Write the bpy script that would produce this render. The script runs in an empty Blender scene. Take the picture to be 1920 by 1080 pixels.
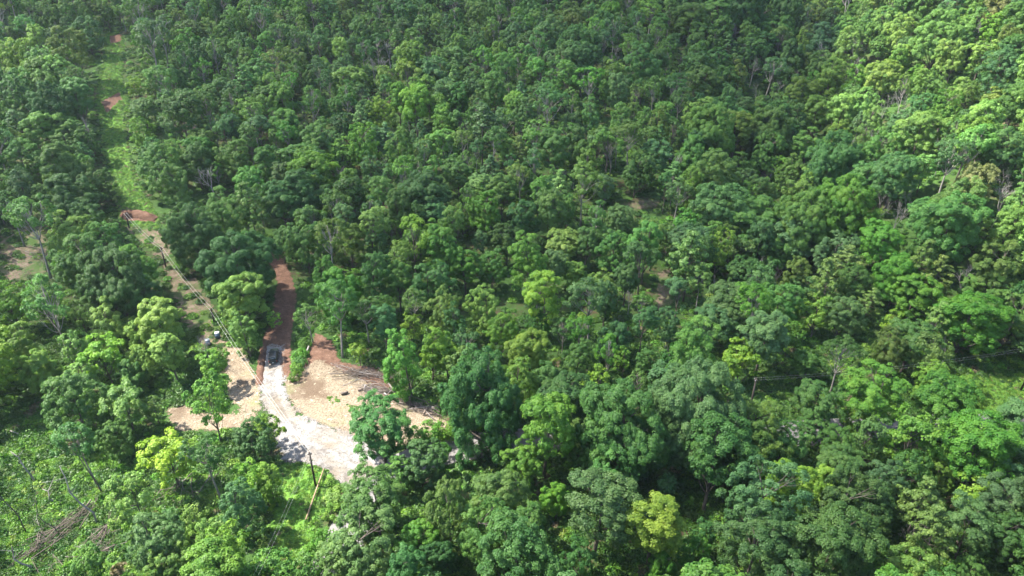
import bpy, math, random
import numpy as np
from mathutils import Vector, Matrix

# ------------------------------------------------------------------ camera, sky, sun, exposure
scene = bpy.context.scene
C = scene.collection
PITCH, CAMH, FPX = math.radians(29.0), 72.0, 1297.0
cam_data = bpy.data.cameras.new('camera')
cam_data.sensor_width = 36.0
cam_data.lens = 36.0 * FPX / 1920.0
cam_data.clip_start = 0.5
cam_data.clip_end = 4000.0
cam = bpy.data.objects.new('camera', cam_data)
C.objects.link(cam)
cam.location = (0, 0, CAMH)
cam.rotation_euler = (math.pi / 2 - PITCH, 0, 0)
scene.camera = cam

SUN_EL, SUN_AZ = math.radians(54.0), math.radians(-78.0)      # azimuth from +Y (view direction), negative = left
SUN_DIR = Vector((math.sin(SUN_AZ) * math.cos(SUN_EL), math.cos(SUN_AZ) * math.cos(SUN_EL), math.sin(SUN_EL)))
world = bpy.data.worlds.new('World')
scene.world = world
world.use_nodes = True
wn = world.node_tree
wn.nodes.clear()
wsky = wn.nodes.new('ShaderNodeTexSky')
wsky.sky_type = 'NISHITA'
wsky.sun_disc = False
wsky.sun_elevation = SUN_EL
wsky.sun_rotation = SUN_AZ
wsky.air_density = 1.0
wsky.dust_density = 1.5
wbg = wn.nodes.new('ShaderNodeBackground')
wbg.inputs['Strength'].default_value = 0.13
wout = wn.nodes.new('ShaderNodeOutputWorld')
wn.links.new(wsky.outputs[0], wbg.inputs[0])
wn.links.new(wbg.outputs[0], wout.inputs[0])
sun_data = bpy.data.lights.new('sun', 'SUN')
sun_data.energy = 5.0
sun_data.angle = math.radians(0.53)
sun_data.color = (1.0, 0.95, 0.87)
sun = bpy.data.objects.new('sun', sun_data)
C.objects.link(sun)
sun.rotation_euler = SUN_DIR.to_track_quat('Z', 'Y').to_euler()
vs = scene.view_settings
vs.view_transform = 'Standard'
vs.look = 'None'
vs.gamma = 1.0
vs.exposure = 2.14
scene.cycles.max_bounces = 5
scene.cycles.diffuse_bounces = 3
scene.cycles.glossy_bounces = 2
scene.cycles.transmission_bounces = 3
scene.cycles.transparent_max_bounces = 12
scene.cycles.volume_bounces = 0
scene.cycles.caustics_reflective = False
scene.cycles.caustics_refractive = False
scene.cycles.use_denoising = True
scene.render.filter_size = 1.0
scene.cycles.sample_clamp_indirect = 4.0

rng = np.random.default_rng(11)
random.seed(11)

# ------------------------------------------------------------------ terrain height and pixel <-> ground helpers
def sstep(a, b, v):
    t = np.clip((v - a) / (b - a), 0, 1)
    return t * t * (3 - 2 * t)

def softplus(v, k=8.0):
    return k * np.logaddexp(0, v / k)

def hgt(x, y):
    x = np.asarray(x, float); y = np.asarray(y, float)
    s = softplus(np.minimum(y, 400.0) - 104.0, 10.0)
    h = 0.13 * s + 0.0006 * s * s
    fade = sstep(98, 150, y)
    xv = 50 + 0.36 * (y - 110)                              # draw between the main slope and the hill at right
    d = x - xv
    h = h + fade * 0.42 * softplus(np.minimum(d, 160), 8.0)
    h = h - fade * 8.0 * np.exp(-(d / 17.0) ** 2)
    h = h + 0.05 * softplus(-x - 60.0, 10.0) * sstep(40, 120, y)
    h = h + 2.2 * np.sin(x * 0.045 + 1.0) * np.sin(y * 0.037 + 0.4) * sstep(105, 170, y)
    h = h + 0.25 * np.sin(x * 0.31 + y * 0.12) * np.sin(y * 0.27 - x * 0.07 + 2.0)
    return h

CT, ST = math.cos(PITCH), math.sin(PITCH)
def ray(u, v):
    dx, du = (u - 960.0) / FPX, (540.0 - v) / FPX
    return np.array([dx, CT + du * ST, -ST + du * CT])       # per unit of depth along the axis

def ground_at(u, v, lift=0.0, per_depth=0.0):
    """World point where the view ray through photo pixel u,v comes lift + per_depth * depth above the terrain."""
    d = ray(u, v)
    t = np.linspace(40, 560, 1100)
    p = d[None, :] * t[:, None]
    gap = CAMH + p[:, 2] - hgt(p[:, 0], p[:, 1]) - lift - per_depth * t
    k = int(np.argmax(gap < 0))
    if gap[k] >= 0:
        k = len(t) - 1
    a = gap[k - 1] / (gap[k - 1] - gap[k] + 1e-9)
    tt = t[k - 1] + a * (t[k] - t[k - 1])
    q = d * tt
    return float(q[0]), float(q[1]), float(hgt(q[0], q[1])), float(tt)

def project(x, y, z):
    zc = y * CT - (z - CAMH) * ST
    yc = y * ST + (z - CAMH) * CT
    return 960 + FPX * x / zc, 540 - FPX * yc / zc, zc

def poly_world(px):
    return np.array([ground_at(u, v)[:2] for u, v in px])

def poly_sd(px, py, poly):
    """Signed distance (inside positive) from points to a polygon."""
    n = len(poly)
    d2 = np.full(px.shape, 1e18)
    inside = np.zeros(px.shape, bool)
    for i in range(n):
        ax, ay = poly[i]; bx, by = poly[(i + 1) % n]
        ex, ey = bx - ax, by - ay
        t = np.clip(((px - ax) * ex + (py - ay) * ey) / (ex * ex + ey * ey + 1e-12), 0, 1)
        d2 = np.minimum(d2, (px - ax - t * ex) ** 2 + (py - ay - t * ey) ** 2)
        c = (ay > py) != (by > py)
        with np.errstate(divide='ignore', invalid='ignore'):
            xi = ax + (py - ay) * ex / (ey if ey != 0 else 1e-12)
        inside ^= c & (px < xi)
    d = np.sqrt(d2)
    return np.where(inside, d, -d)

# ------------------------------------------------------------------ materials
def new_mat(name):
    m = bpy.data.materials.new(name)
    m.use_nodes = True
    nt = m.node_tree
    nt.nodes.clear()
    out = nt.nodes.new('ShaderNodeOutputMaterial')
    return m, nt, out

def nd(nt, kind, **kw):
    n = nt.nodes.new(kind)
    for k, v in kw.items():
        if k.startswith('in_'):
            n.inputs[k[3:].replace('_', ' ')].default_value = v
        else:
            setattr(n, k, v)
    return n

def noise(nt, vec, scale, detail=4.0, rough=0.55):
    n = nd(nt, 'ShaderNodeTexNoise')
    n.inputs['Scale'].default_value = scale
    n.inputs['Detail'].default_value = detail
    n.inputs['Roughness'].default_value = rough
    nt.links.new(vec, n.inputs['Vector'])
    return n.outputs['Fac']

def ramp(nt, fac, stops):
    r = nd(nt, 'ShaderNodeValToRGB')
    el = r.color_ramp.elements
    while len(el) < len(stops):
        el.new(0.5)
    for e, (p, c) in zip(el, stops):
        e.position = p
        e.color = (c[0], c[1], c[2], 1)
    nt.links.new(fac, r.inputs[0])
    return r.outputs[0]

def mixc(nt, fac, a, b, blend='MIX'):
    m = nd(nt, 'ShaderNodeMix', data_type='RGBA', blend_type=blend)
    for sock, v in ((m.inputs[0], fac), (m.inputs[6], a), (m.inputs[7], b)):
        if hasattr(v, 'is_linked'):
            nt.links.new(v, sock)
        elif isinstance(v, (int, float)):
            sock.default_value = v
        else:
            sock.default_value = (v[0], v[1], v[2], 1)
    return m.outputs[2]

def mth(nt, op, a, b=0.0):
    m = nd(nt, 'ShaderNodeMath', operation=op)
    for sock, v in ((m.inputs[0], a), (m.inputs[1], b)):
        if hasattr(v, 'is_linked'):
            nt.links.new(v, sock)
        else:
            sock.default_value = v
    return m.outputs[0]

def geo_pos(nt):
    return nd(nt, 'ShaderNodeNewGeometry').outputs['Position']

def leaf_material(name, translucent=0.38, gloss=0.2, vary=0.55, scattered=False):
    m, nt, out = new_mat(name)
    oi = nd(nt, 'ShaderNodeObjectInfo')
    own = oi.outputs['Color']
    if scattered:
        own = nd(nt, 'ShaderNodeAttribute', attribute_name='hue_of', attribute_type='INSTANCER').outputs['Color']
    at = nd(nt, 'ShaderNodeAttribute', attribute_name='tint')
    hsv = nd(nt, 'ShaderNodeHueSaturation')
    nt.links.new(own, hsv.inputs['Color'])
    val = mth(nt, 'ADD', mth(nt, 'MULTIPLY', at.outputs['Fac'], vary), 1.0 - vary * 0.5)
    nt.links.new(val, hsv.inputs['Value'])
    hue = mth(nt, 'ADD', mth(nt, 'MULTIPLY', oi.outputs['Random'], 0.03), 0.495)
    hue = mth(nt, 'SUBTRACT', hue, mth(nt, 'MULTIPLY', at.outputs['Fac'], 0.035))
    nt.links.new(hue, hsv.inputs['Hue'])
    p = nd(nt, 'ShaderNodeBsdfPrincipled')
    p.inputs['Roughness'].default_value = 0.48
    p.inputs['Specular IOR Level'].default_value = gloss
    nt.links.new(hsv.outputs[0], p.inputs['Base Color'])
    tr = nd(nt, 'ShaderNodeBsdfTranslucent')
    tc = mixc(nt, 1.0, hsv.outputs[0], (1.25, 1.45, 0.55), 'MULTIPLY')
    nt.links.new(tc, tr.inputs['Color'])
    mx = nd(nt, 'ShaderNodeMixShader')
    mx.inputs[0].default_value = translucent
    nt.links.new(p.outputs[0], mx.inputs[1])
    nt.links.new(tr.outputs[0], mx.inputs[2])
    nt.links.new(mx.outputs[0], out.inputs[0])
    return m

def bark_material(name, dark, light, scale=3.0):
    m, nt, out = new_mat(name)
    tc = nd(nt, 'ShaderNodeTexCoord').outputs['Object']
    mp = nd(nt, 'ShaderNodeMapping')
    mp.inputs['Scale'].default_value = (1, 1, 0.25)
    nt.links.new(tc, mp.inputs[0])
    n = noise(nt, mp.outputs[0], scale, 5)
    col = ramp(nt, n, [(0.3, dark), (0.7, light)])
    p = nd(nt, 'ShaderNodeBsdfPrincipled')
    p.inputs['Roughness'].default_value = 0.9
    p.inputs['Specular IOR Level'].default_value = 0.15
    nt.links.new(col, p.inputs['Base Color'])
    b = nd(nt, 'ShaderNodeBump')
    b.inputs['Strength'].default_value = 0.5
    b.inputs['Distance'].default_value = 0.05
    nt.links.new(n, b.inputs['Height'])
    nt.links.new(b.outputs[0], p.inputs['Normal'])
    nt.links.new(p.outputs[0], out.inputs[0])
    return m

def plain(name, col, rough=0.6, metal=0.0, spec=0.5, coat=0.0, var=0.15, vscale=4.0):
    m, nt, out = new_mat(name)
    tc = nd(nt, 'ShaderNodeTexCoord').outputs['Object']
    n = noise(nt, tc, vscale, 4)
    c = ramp(nt, n, [(0.3, [v * (1 - var) for v in col]), (0.7, [min(1, v * (1 + var)) for v in col])])
    p = nd(nt, 'ShaderNodeBsdfPrincipled')
    nt.links.new(c, p.inputs['Base Color'])
    p.inputs['Roughness'].default_value = rough
    p.inputs['Metallic'].default_value = metal
    p.inputs['Specular IOR Level'].default_value = spec
    p.inputs['Coat Weight'].default_value = coat
    nt.links.new(p.outputs[0], out.inputs[0])
    return m

def ground_material(name, layers, bump=0.4, bump_scale=6.0, ragged=None, bump_dist=0.08, lanes=None):
    """layers: first a colour ramp on one noise, then (noise scale, threshold, softness, colour) blotches on top.
    ragged: width in metres of the broken edge taken from the attribute 'edge'."""
    m, nt, out = new_mat(name)
    pos = geo_pos(nt)
    sc, stops = layers[0]
    col = ramp(nt, noise(nt, pos, sc, 7, 0.68), stops)
    for k, (sc, th, soft, c) in enumerate(layers[1:]):
        off = nd(nt, 'ShaderNodeVectorMath', operation='ADD')
        off.inputs[1].default_value = (31.7 * (k + 1), -17.3 * (k + 1), 5.1)
        nt.links.new(pos, off.inputs[0])
        f = noise(nt, off.outputs[0], sc, 6, 0.62)
        f = ramp(nt, f, [(th - soft, (0, 0, 0)), (th + soft, (1, 1, 1))])
        col = mixc(nt, f, col, c)
    if lanes:                                            # packed wheel tracks either side of a loose, dirtier crown
        ln = nd(nt, 'ShaderNodeAttribute', attribute_name='lane').outputs['Fac']
        ln = mth(nt, 'ADD', ln, mth(nt, 'MULTIPLY', noise(nt, pos, 0.7, 4), 0.7))
        f = ramp(nt, mth(nt, 'DIVIDE', ln, 4.0), [(0.0, lanes[0]), (0.16, lanes[0]), (0.24, lanes[1]), (0.40, lanes[1]), (0.52, lanes[0]), (0.9, lanes[0])])
        col = mixc(nt, 0.55, col, f, 'MULTIPLY')
    p = nd(nt, 'ShaderNodeBsdfPrincipled')
    p.inputs['Roughness'].default_value = 0.95
    p.inputs['Specular IOR Level'].default_value = 0.1
    nt.links.new(col, p.inputs['Base Color'])
    b = nd(nt, 'ShaderNodeBump')
    b.inputs['Strength'].default_value = bump
    b.inputs['Distance'].default_value = bump_dist
    nt.links.new(noise(nt, pos, bump_scale, 6, 0.7), b.inputs['Height'])
    nt.links.new(b.outputs[0], p.inputs['Normal'])
    if ragged:
        ed = nd(nt, 'ShaderNodeAttribute', attribute_name='edge').outputs['Fac']
        n = mth(nt, 'ADD', mth(nt, 'MULTIPLY', noise(nt, pos, 0.9, 6, 0.7), 0.6), mth(nt, 'MULTIPLY', noise(nt, pos, 5.0, 4, 0.7), 0.4))
        a = mth(nt, 'ADD', mth(nt, 'DIVIDE', ed, ragged), mth(nt, 'MULTIPLY', mth(nt, 'SUBTRACT', n, 0.5), 3.6))
        a = mth(nt, 'GREATER_THAN', a, 0.0)
        t = nd(nt, 'ShaderNodeBsdfTransparent')
        mx = nd(nt, 'ShaderNodeMixShader')
        nt.links.new(a, mx.inputs[0])
        nt.links.new(t.outputs[0], mx.inputs[1])
        nt.links.new(p.outputs[0], mx.inputs[2])
        nt.links.new(mx.outputs[0], out.inputs[0])
    else:
        nt.links.new(p.outputs[0], out.inputs[0])
    return m

M = {}
M['leaf'] = leaf_material('broad_leaf')
M['needle'] = leaf_material('pine_needle', 0.15, 0.2, 0.6)
M['weed'] = leaf_material('weed_leaf', 0.3, 0.25, 0.7, True)
M['leaf_far'] = leaf_material('broad_leaf_woodland', scattered=True)
M['needle_far'] = leaf_material('pine_needle_woodland', 0.15, 0.2, 0.6, True)
M['bark'] = bark_material('bark', (0.045, 0.035, 0.028), (0.16, 0.135, 0.11))
M['bark_pale'] = bark_material('pale_bark', (0.12, 0.105, 0.085), (0.32, 0.29, 0.25))
M['dead_wood'] = bark_material('dead_wood', (0.13, 0.115, 0.105), (0.33, 0.30, 0.275))
M['grey_log'] = bark_material('grey_log', (0.075, 0.062, 0.05), (0.20, 0.172, 0.145))
M['cut_wood'] = bark_material('weathered_log', (0.09, 0.065, 0.05), (0.27, 0.21, 0.165))
M['brush'] = bark_material('brush_twig', (0.055, 0.042, 0.034), (0.17, 0.14, 0.115))
M['floor'] = ground_material('forest_floor', [(0.35, [(0.3, (0.030, 0.022, 0.014)), (0.5, (0.055, 0.040, 0.024)), (0.72, (0.10, 0.075, 0.045))]),
                                              (0.12, 0.44, 0.09, (0.030, 0.062, 0.015)), (1.6, 0.53, 0.06, (0.038, 0.080, 0.017))], 0.7, 3.0, None, 0.2)
M['gravel'] = ground_material('crushed_gravel', [(2.2, [(0.3, (0.15, 0.142, 0.133)), (0.5, (0.22, 0.212, 0.204)), (0.72, (0.275, 0.268, 0.258))]),
                                                 (0.22, 0.56, 0.10, (0.18, 0.15, 0.112)), (0.6, 0.60, 0.08, (0.11, 0.098, 0.085)), (5.0, 0.58, 0.05, (0.085, 0.078, 0.07))], 0.9, 9.0, 2.2, 0.08, ((0.74, 0.71, 0.66), (1.0, 1.0, 1.0)))
M['straw'] = ground_material('straw_mulch', [(2.8, [(0.28, (0.085, 0.066, 0.042)), (0.5, (0.19, 0.152, 0.105)), (0.72, (0.265, 0.222, 0.165))]),
                                             (0.13, 0.60, 0.07, (0.105, 0.075, 0.05)), (5.5, 0.57, 0.05, (0.075, 0.052, 0.034)), (0.16, 0.62, 0.08, (0.125, 0.14, 0.06)), (1.5, 0.64, 0.04, (0.33, 0.28, 0.20))], 0.9, 6.0, 1.6, 0.12)
M['dirt'] = ground_material('red_brown_dirt', [(0.9, [(0.3, (0.072, 0.040, 0.026)), (0.55, (0.122, 0.070, 0.047)), (0.75, (0.18, 0.114, 0.08))]),
                                               (4.5, 0.60, 0.06, (0.04, 0.024, 0.018))], 0.8, 5.0, 1.1, 0.12)
M['cut'] = ground_material('cleared_slope_soil', [(0.8, [(0.3, (0.075, 0.052, 0.036)), (0.55, (0.15, 0.112, 0.08)), (0.75, (0.23, 0.18, 0.135))]),
                                                  (0.22, 0.54, 0.06, (0.05, 0.085, 0.022)), (2.5, 0.57, 0.05, (0.05, 0.095, 0.02))], 0.8, 6.0, 1.6, 0.12)
M['grass_soil'] = ground_material('weedy_soil', [(1.3, [(0.3, (0.035, 0.080, 0.014)), (0.55, (0.065, 0.140, 0.022)), (0.75, (0.11, 0.19, 0.032))]),
                                                 (0.3, 0.68, 0.05, (0.09, 0.07, 0.045))], 0.8, 5.0, 1.6, 0.15)
M['strip_soil'] = ground_material('corridor_grass', [(1.3, [(0.3, (0.055, 0.115, 0.018)), (0.55, (0.09, 0.185, 0.028)), (0.75, (0.13, 0.23, 0.04))]),
                                                  (0.3, 0.70, 0.05, (0.09, 0.07, 0.045))], 0.8, 5.0, 1.6, 0.15)
M['asphalt'] = ground_material('old_asphalt', [(1.2, [(0.3, (0.12, 0.115, 0.11)), (0.7, (0.18, 0.17, 0.162))]), (0.5, 0.64, 0.05, (0.14, 0.135, 0.13))], 0.3, 30.0, 0.25, 0.01)
M['pole'] = bark_material('creosote_pole', (0.035, 0.028, 0.022), (0.085, 0.07, 0.058), 2.0)
M['fresh_pole'] = bark_material('fresh_pole', (0.17, 0.12, 0.075), (0.31, 0.225, 0.14), 2.0)
M['wire'] = plain('aluminium_wire', (0.36, 0.36, 0.34), 0.5, 0.3)
M['ceramic'] = plain('insulator', (0.30, 0.30, 0.31), 0.3)
M['steel'] = plain('galvanised_steel', (0.35, 0.36, 0.37), 0.45, 0.7)

# ------------------------------------------------------------------ object helpers
def tag(o, label=None, cat=None, group=None, kind=None):
    if label: o['label'] = label
    if cat: o['category'] = cat
    if group: o['group'] = group
    if kind: o['kind'] = kind
    return o

def mesh_np(name, verts, faces, mats=(), attrs=None, mat_idx=None, smooth=False):
    me = bpy.data.meshes.new(name)
    verts = np.asarray(verts, np.float32)
    me.vertices.add(len(verts))
    me.vertices.foreach_set('co', verts.ravel())
    counts = np.array([len(f) for f in faces], np.int32) if not isinstance(faces, np.ndarray) else np.full(len(faces), faces.shape[1], np.int32)
    flat = np.concatenate([np.asarray(f, np.int32) for f in faces]) if not isinstance(faces, np.ndarray) else faces.astype(np.int32).ravel()
    me.loops.add(len(flat))
    me.loops.foreach_set('vertex_index', flat)
    me.polygons.add(len(counts))
    start = np.concatenate([[0], np.cumsum(counts)[:-1]]).astype(np.int32)
    me.polygons.foreach_set('loop_start', start)
    me.polygons.foreach_set('loop_total', counts)
    for m in mats:
        me.materials.append(m)
    if mat_idx is not None:
        me.polygons.foreach_set('material_index', np.asarray(mat_idx, np.int32))
    me.update(calc_edges=True)
    for k, (dom, a) in (attrs or {}).items():
        at = me.attributes.new(k, 'FLOAT', dom)
        at.data.foreach_set('value', np.asarray(a, np.float32))
    if smooth:
        me.polygons.foreach_set('use_smooth', np.ones(len(counts), bool))
    return me

def link(name, me, parent=None, loc=None):
    o = bpy.data.objects.new(name, me)
    C.objects.link(o)
    if parent is not None:
        o.parent = parent
    if loc is not None:
        o.location = loc
    return o

def empty(name, loc, rz=0.0, scale=None):
    o = bpy.data.objects.new(name, None)
    C.objects.link(o)
    o.location = loc
    o.rotation_euler = (0, 0, rz)
    if scale is not None:
        o.scale = scale
    return o

class MB:
    """Collects polygons for one mesh."""
    def __init__(self):
        self.v, self.f = [], []
    def tube(self, pts, radii, sides=6, cap=True):
        pts = [Vector(p) for p in pts]
        base = len(self.v)
        n = len(pts)
        ref = None
        for i, p in enumerate(pts):
            d = (pts[min(i + 1, n - 1)] - pts[max(i - 1, 0)]).normalized()
            if ref is None:
                ref = Vector((1, 0, 0)) if abs(d.x) < 0.9 else Vector((0, 1, 0))
            a = (ref - d * ref.dot(d)).normalized()
            ref = a
            b = d.cross(a)
            for k in range(sides):
                t = 2 * math.pi * k / sides
                self.v.append(p + (a * math.cos(t) + b * math.sin(t)) * radii[i])
        for i in range(n - 1):
            for k in range(sides):
                k2 = (k + 1) % sides
                self.f.append((base + i * sides + k, base + i * sides + k2, base + (i + 1) * sides + k2, base + (i + 1) * sides + k))
        if cap:
            self.f.append(tuple(base + k for k in reversed(range(sides))))
            self.f.append(tuple(base + (n - 1) * sides + k for k in range(sides)))
        return self
    def box(self, lo, hi):
        b = len(self.v)
        for z in (lo[2], hi[2]):
            for x, y in ((lo[0], lo[1]), (hi[0], lo[1]), (hi[0], hi[1]), (lo[0], hi[1])):
                self.v.append((x, y, z))
        for f in ((3, 2, 1, 0), (4, 5, 6, 7), (0, 1, 5, 4), (1, 2, 6, 5), (2, 3, 7, 6), (3, 0, 4, 7)):
            self.f.append(tuple(b + i for i in f))
        return self
    def hull(self, rings, cap=True):
        """Loft closed rings with equal vertex counts."""
        b = len(self.v); n = len(rings[0])
        for r in rings:
            self.v.extend(r)
        for i in range(len(rings) - 1):
            for k in range(n):
                k2 = (k + 1) % n
                self.f.append((b + i * n + k, b + i * n + k2, b + (i + 1) * n + k2, b + (i + 1) * n + k))
        if cap:
            self.f.append(tuple(b + k for k in reversed(range(n))))
            self.f.append(tuple(b + (len(rings) - 1) * n + k for k in range(n)))
        return self
    def mesh(self, name, mat, smooth=False):
        return mesh_np(name, [tuple(v) for v in self.v], self.f, [mat], smooth=smooth)
    def build(self, name, mat, parent=None, smooth=False, bevel=0.0):
        o = link(name, self.mesh(name, mat, smooth), parent)
        if bevel:
            mod = o.modifiers.new('bevel', 'BEVEL')
            mod.width = bevel; mod.segments = 2; mod.limit_method = 'ANGLE'
        return o

# ------------------------------------------------------------------ the ground
def axis(lo, a, b, hi, fine, coarse):
    return np.unique(np.concatenate([np.arange(lo, a, coarse), np.arange(a, b, fine), np.arange(b, hi + 1, coarse)]))
gx = axis(-620, -170, 230, 620, 1.6, 12.0)
gy = axis(-120, 30, 330, 760, 1.6, 12.0)
GX, GY = np.meshgrid(gx, gy)
gv = np.stack([GX, GY, hgt(GX, GY)], -1).reshape(-1, 3)
ii = np.arange(len(gx) * len(gy)).reshape(len(gy), len(gx))
gf = np.stack([ii[:-1, :-1], ii[:-1, 1:], ii[1:, 1:], ii[1:, :-1]], -1).reshape(-1, 4)
ground = link('ground', mesh_np('ground', gv, gf, [M['floor']], smooth=True))
tag(ground, 'brown leaf-littered forest floor rising from the valley up the wooded slopes', kind='structure')

def sheet(name, polys, off, mat, label, step=0.5, margin=1.5, world=False, lanes=None):
    """A draped sheet over one or more polygons given in photo pixels (or world metres)."""
    polys = [np.asarray(p, float) if world else poly_world(p) for p in polys]
    allp = np.concatenate(polys)
    x = np.arange(allp[:, 0].min() - margin, allp[:, 0].max() + margin, step)
    y = np.arange(allp[:, 1].min() - margin, allp[:, 1].max() + margin, step)
    X, Y = np.meshgrid(x, y)
    sd = np.max([poly_sd(X, Y, p) for p in polys], axis=0)
    idx = np.arange(X.size).reshape(X.shape)
    keep = np.max([sd[:-1, :-1], sd[1:, :-1], sd[:-1, 1:], sd[1:, 1:]], axis=0) > -margin
    f = np.stack([idx[:-1, :-1], idx[:-1, 1:], idx[1:, 1:], idx[1:, :-1]], -1)[keep]
    used, inv = np.unique(f.ravel(), return_inverse=True)
    v = np.stack([X, Y, hgt(X, Y) + off], -1).reshape(-1, 3)[used]
    extra = {'edge': ('POINT', sd.ravel()[used])}
    if lanes is not None:
        dist = np.sqrt(np.min([(v[:, 0] - a) ** 2 + (v[:, 1] - b) ** 2 for a, b in lanes], axis=0))
        extra['lane'] = ('POINT', dist)
    me = mesh_np(name, v, inv.reshape(-1, 4).astype(np.int32), [mat], extra, smooth=True)
    o = link(name, me)
    tag(o, label, kind='structure')
    return polys

PX = {}
PX['pad'] = [(497, 648), (528, 648), (530, 700), (536, 740), (560, 778), (612, 800), (680, 822), (712, 850), (720, 880), (690, 905),
             (650, 915), (612, 884), (575, 868), (535, 868), (520, 830), (505, 790), (487, 750), (487, 705)]
PX['clear'] = [(556, 700), (600, 672), (628, 690), (680, 712), (730, 738), (790, 772), (842, 792), (830, 812), (770, 830), (720, 845),
               (665, 822), (600, 796), (555, 770), (532, 735), (530, 715)]
PX['track'] = [(502, 470), (526, 478), (548, 520), (556, 555), (550, 600), (545, 650), (545, 705), (535, 712), (500, 712), (488, 718),
               (486, 690), (492, 640), (512, 580), (520, 530), (505, 495)]
PX['track2'] = [(592, 625), (622, 640), (640, 680), (700, 690), (745, 715), (720, 735), (660, 715), (610, 710), (568, 725), (560, 705), (578, 670)]
PX['tan'] = [(424, 652), (452, 652), (478, 700), (492, 735), (488, 770), (455, 775), (432, 745), (424, 700)]
PX['tan2'] = [(312, 768), (350, 762), (380, 776), (440, 776), (480, 770), (470, 800), (400, 808), (330, 806)]
PX['cut'] = [(232, 425), (296, 425), (322, 455), (345, 482), (372, 530), (400, 580), (432, 640), (430, 668), (395, 672), (362, 625),
             (335, 585), (318, 530), (302, 490), (262, 455)]
PX['berm'] = [(226, 392), (290, 404), (294, 418), (228, 414)]
PX['strip'] = [(202, 62), (226, 68), (232, 100), (226, 150), (238, 190), (232, 240), (240, 290), (250, 330), (272, 372), (292, 405),
               (300, 430), (235, 430), (224, 390), (214, 340), (198, 300), (196, 250), (188, 215), (184, 170), (198, 110)]
PX['strip_dirt'] = [(188, 192), (226, 172), (229, 186), (200, 214)]
PX['strip_dirt2'] = [(204, 68), (228, 64), (228, 78), (206, 82)]
PX['verge'] = [(532, 872), (575, 870), (608, 870), (628, 900), (600, 950), (585, 1000), (560, 1085), (470, 1095), (500, 1000), (530, 930)]
PX['slope'] = [(-40, 800), (60, 770), (130, 800), (230, 860), (290, 960), (400, 880), (430, 905), (390, 970), (330, 1000), (250, 1100), (-60, 1100)]
PX['meadow'] = [(1775, 724), (1860, 706), (1990, 696), (2010, 775), (1900, 782), (1790, 764)]
PX['meadow2'] = [(1570, 752), (1640, 740), (1680, 752), (1640, 770), (1580, 775)]
PX['bald1'] = [(1150, 386), (1190, 378), (1240, 374), (1235, 386), (1190, 392), (1155, 392)]
PX['bald2'] = [(1234, 512), (1256, 505), (1262, 560), (1246, 596), (1232, 575)]
PX['bald3'] = [(306, 226), (352, 226), (372, 240), (330, 250)]
PX['bald4'] = [(0, 430), (60, 425), (95, 455), (90, 510), (0, 540)]

road_px = [(610, 1105), (628, 1050), (650, 1000), (680, 948), (712, 902), (760, 868), (868, 838), (985, 824), (1200, 818), (1450, 815), (1650, 803), (1800, 796), (1990, 788)]
rc = poly_world(road_px)
def ribbon(c, half):
    t = np.gradient(c, axis=0)
    n = np.stack([-t[:, 1], t[:, 0]], -1) / np.linalg.norm(t, axis=1)[:, None]
    return np.concatenate([c + n * half, (c - n * half)[::-1]])
def smooth_path(c, k=8):
    t = np.arange(len(c)); tt = np.linspace(0, len(c) - 1, (len(c) - 1) * k + 1)
    out = np.stack([np.interp(tt, t, c[:, i]) for i in range(c.shape[1])], -1)
    for _ in range(k):
        out[1:-1] = 0.25 * out[:-2] + 0.5 * out[1:-1] + 0.25 * out[2:]
    return out
road_c = smooth_path(rc)
ROAD = ribbon(road_c, 2.7)
W_ = {}
W_['slope'] = sheet('weedy_slope', [PX['slope']], 0.04, M['grass_soil'], 'weedy green cleared slope with brush at lower left')
W_['strip'] = sheet('power_line_clearing_grass', [PX['strip']], 0.04, M['strip_soil'], 'bright grass in the narrow power line corridor climbing the hill')
W_['verge'] = sheet('grass_verge', [PX['verge']], 0.045, M['strip_soil'], 'lush green verge below the gravel pad')
W_['meadow'] = sheet('meadow', [PX['meadow'], PX['meadow2']], 0.04, M['strip_soil'], 'open grassy strip behind the roadside trees at right')
W_['cut'] = sheet('power_line_clearing_soil', [PX['cut'], PX['bald4'], PX['bald1'], PX['bald2']], 0.05, M['cut'], 'brown and green cleared strip under the power line')
W_['track'] = sheet('dirt_track', [PX['track'], PX['track2'], PX['strip_dirt'], PX['strip_dirt2'], PX['berm']],
                    0.055, M['dirt'], 'red-brown bare dirt of tracks and worn patches in the woods')
W_['clear'] = sheet('straw_clearing', [PX['clear'], PX['tan'], PX['tan2'], PX['bald3']], 0.06, M['straw'], 'pale straw-mulched clearing beside the gravel road')
sheet('paved_road', [ROAD], 0.065, M['asphalt'], 'narrow grey paved road winding through the trees', world=True, margin=0.5)
PX['tufts'] = [(608, 742), (630, 744), (640, 754), (622, 757)]
PX['tufts2'] = [(648, 757), (672, 764), (676, 780), (656, 778)]
lane_c = smooth_path(poly_world([(513, 640), (511, 690), (512, 735), (534, 785), (590, 825), (660, 862), (720, 880)]), 30)
W_['pad'] = sheet('gravel_road', [PX['pad']], 0.085, M['gravel'], 'white crushed gravel road and turnout', 0.3, 1.5, False, lane_c)

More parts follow.
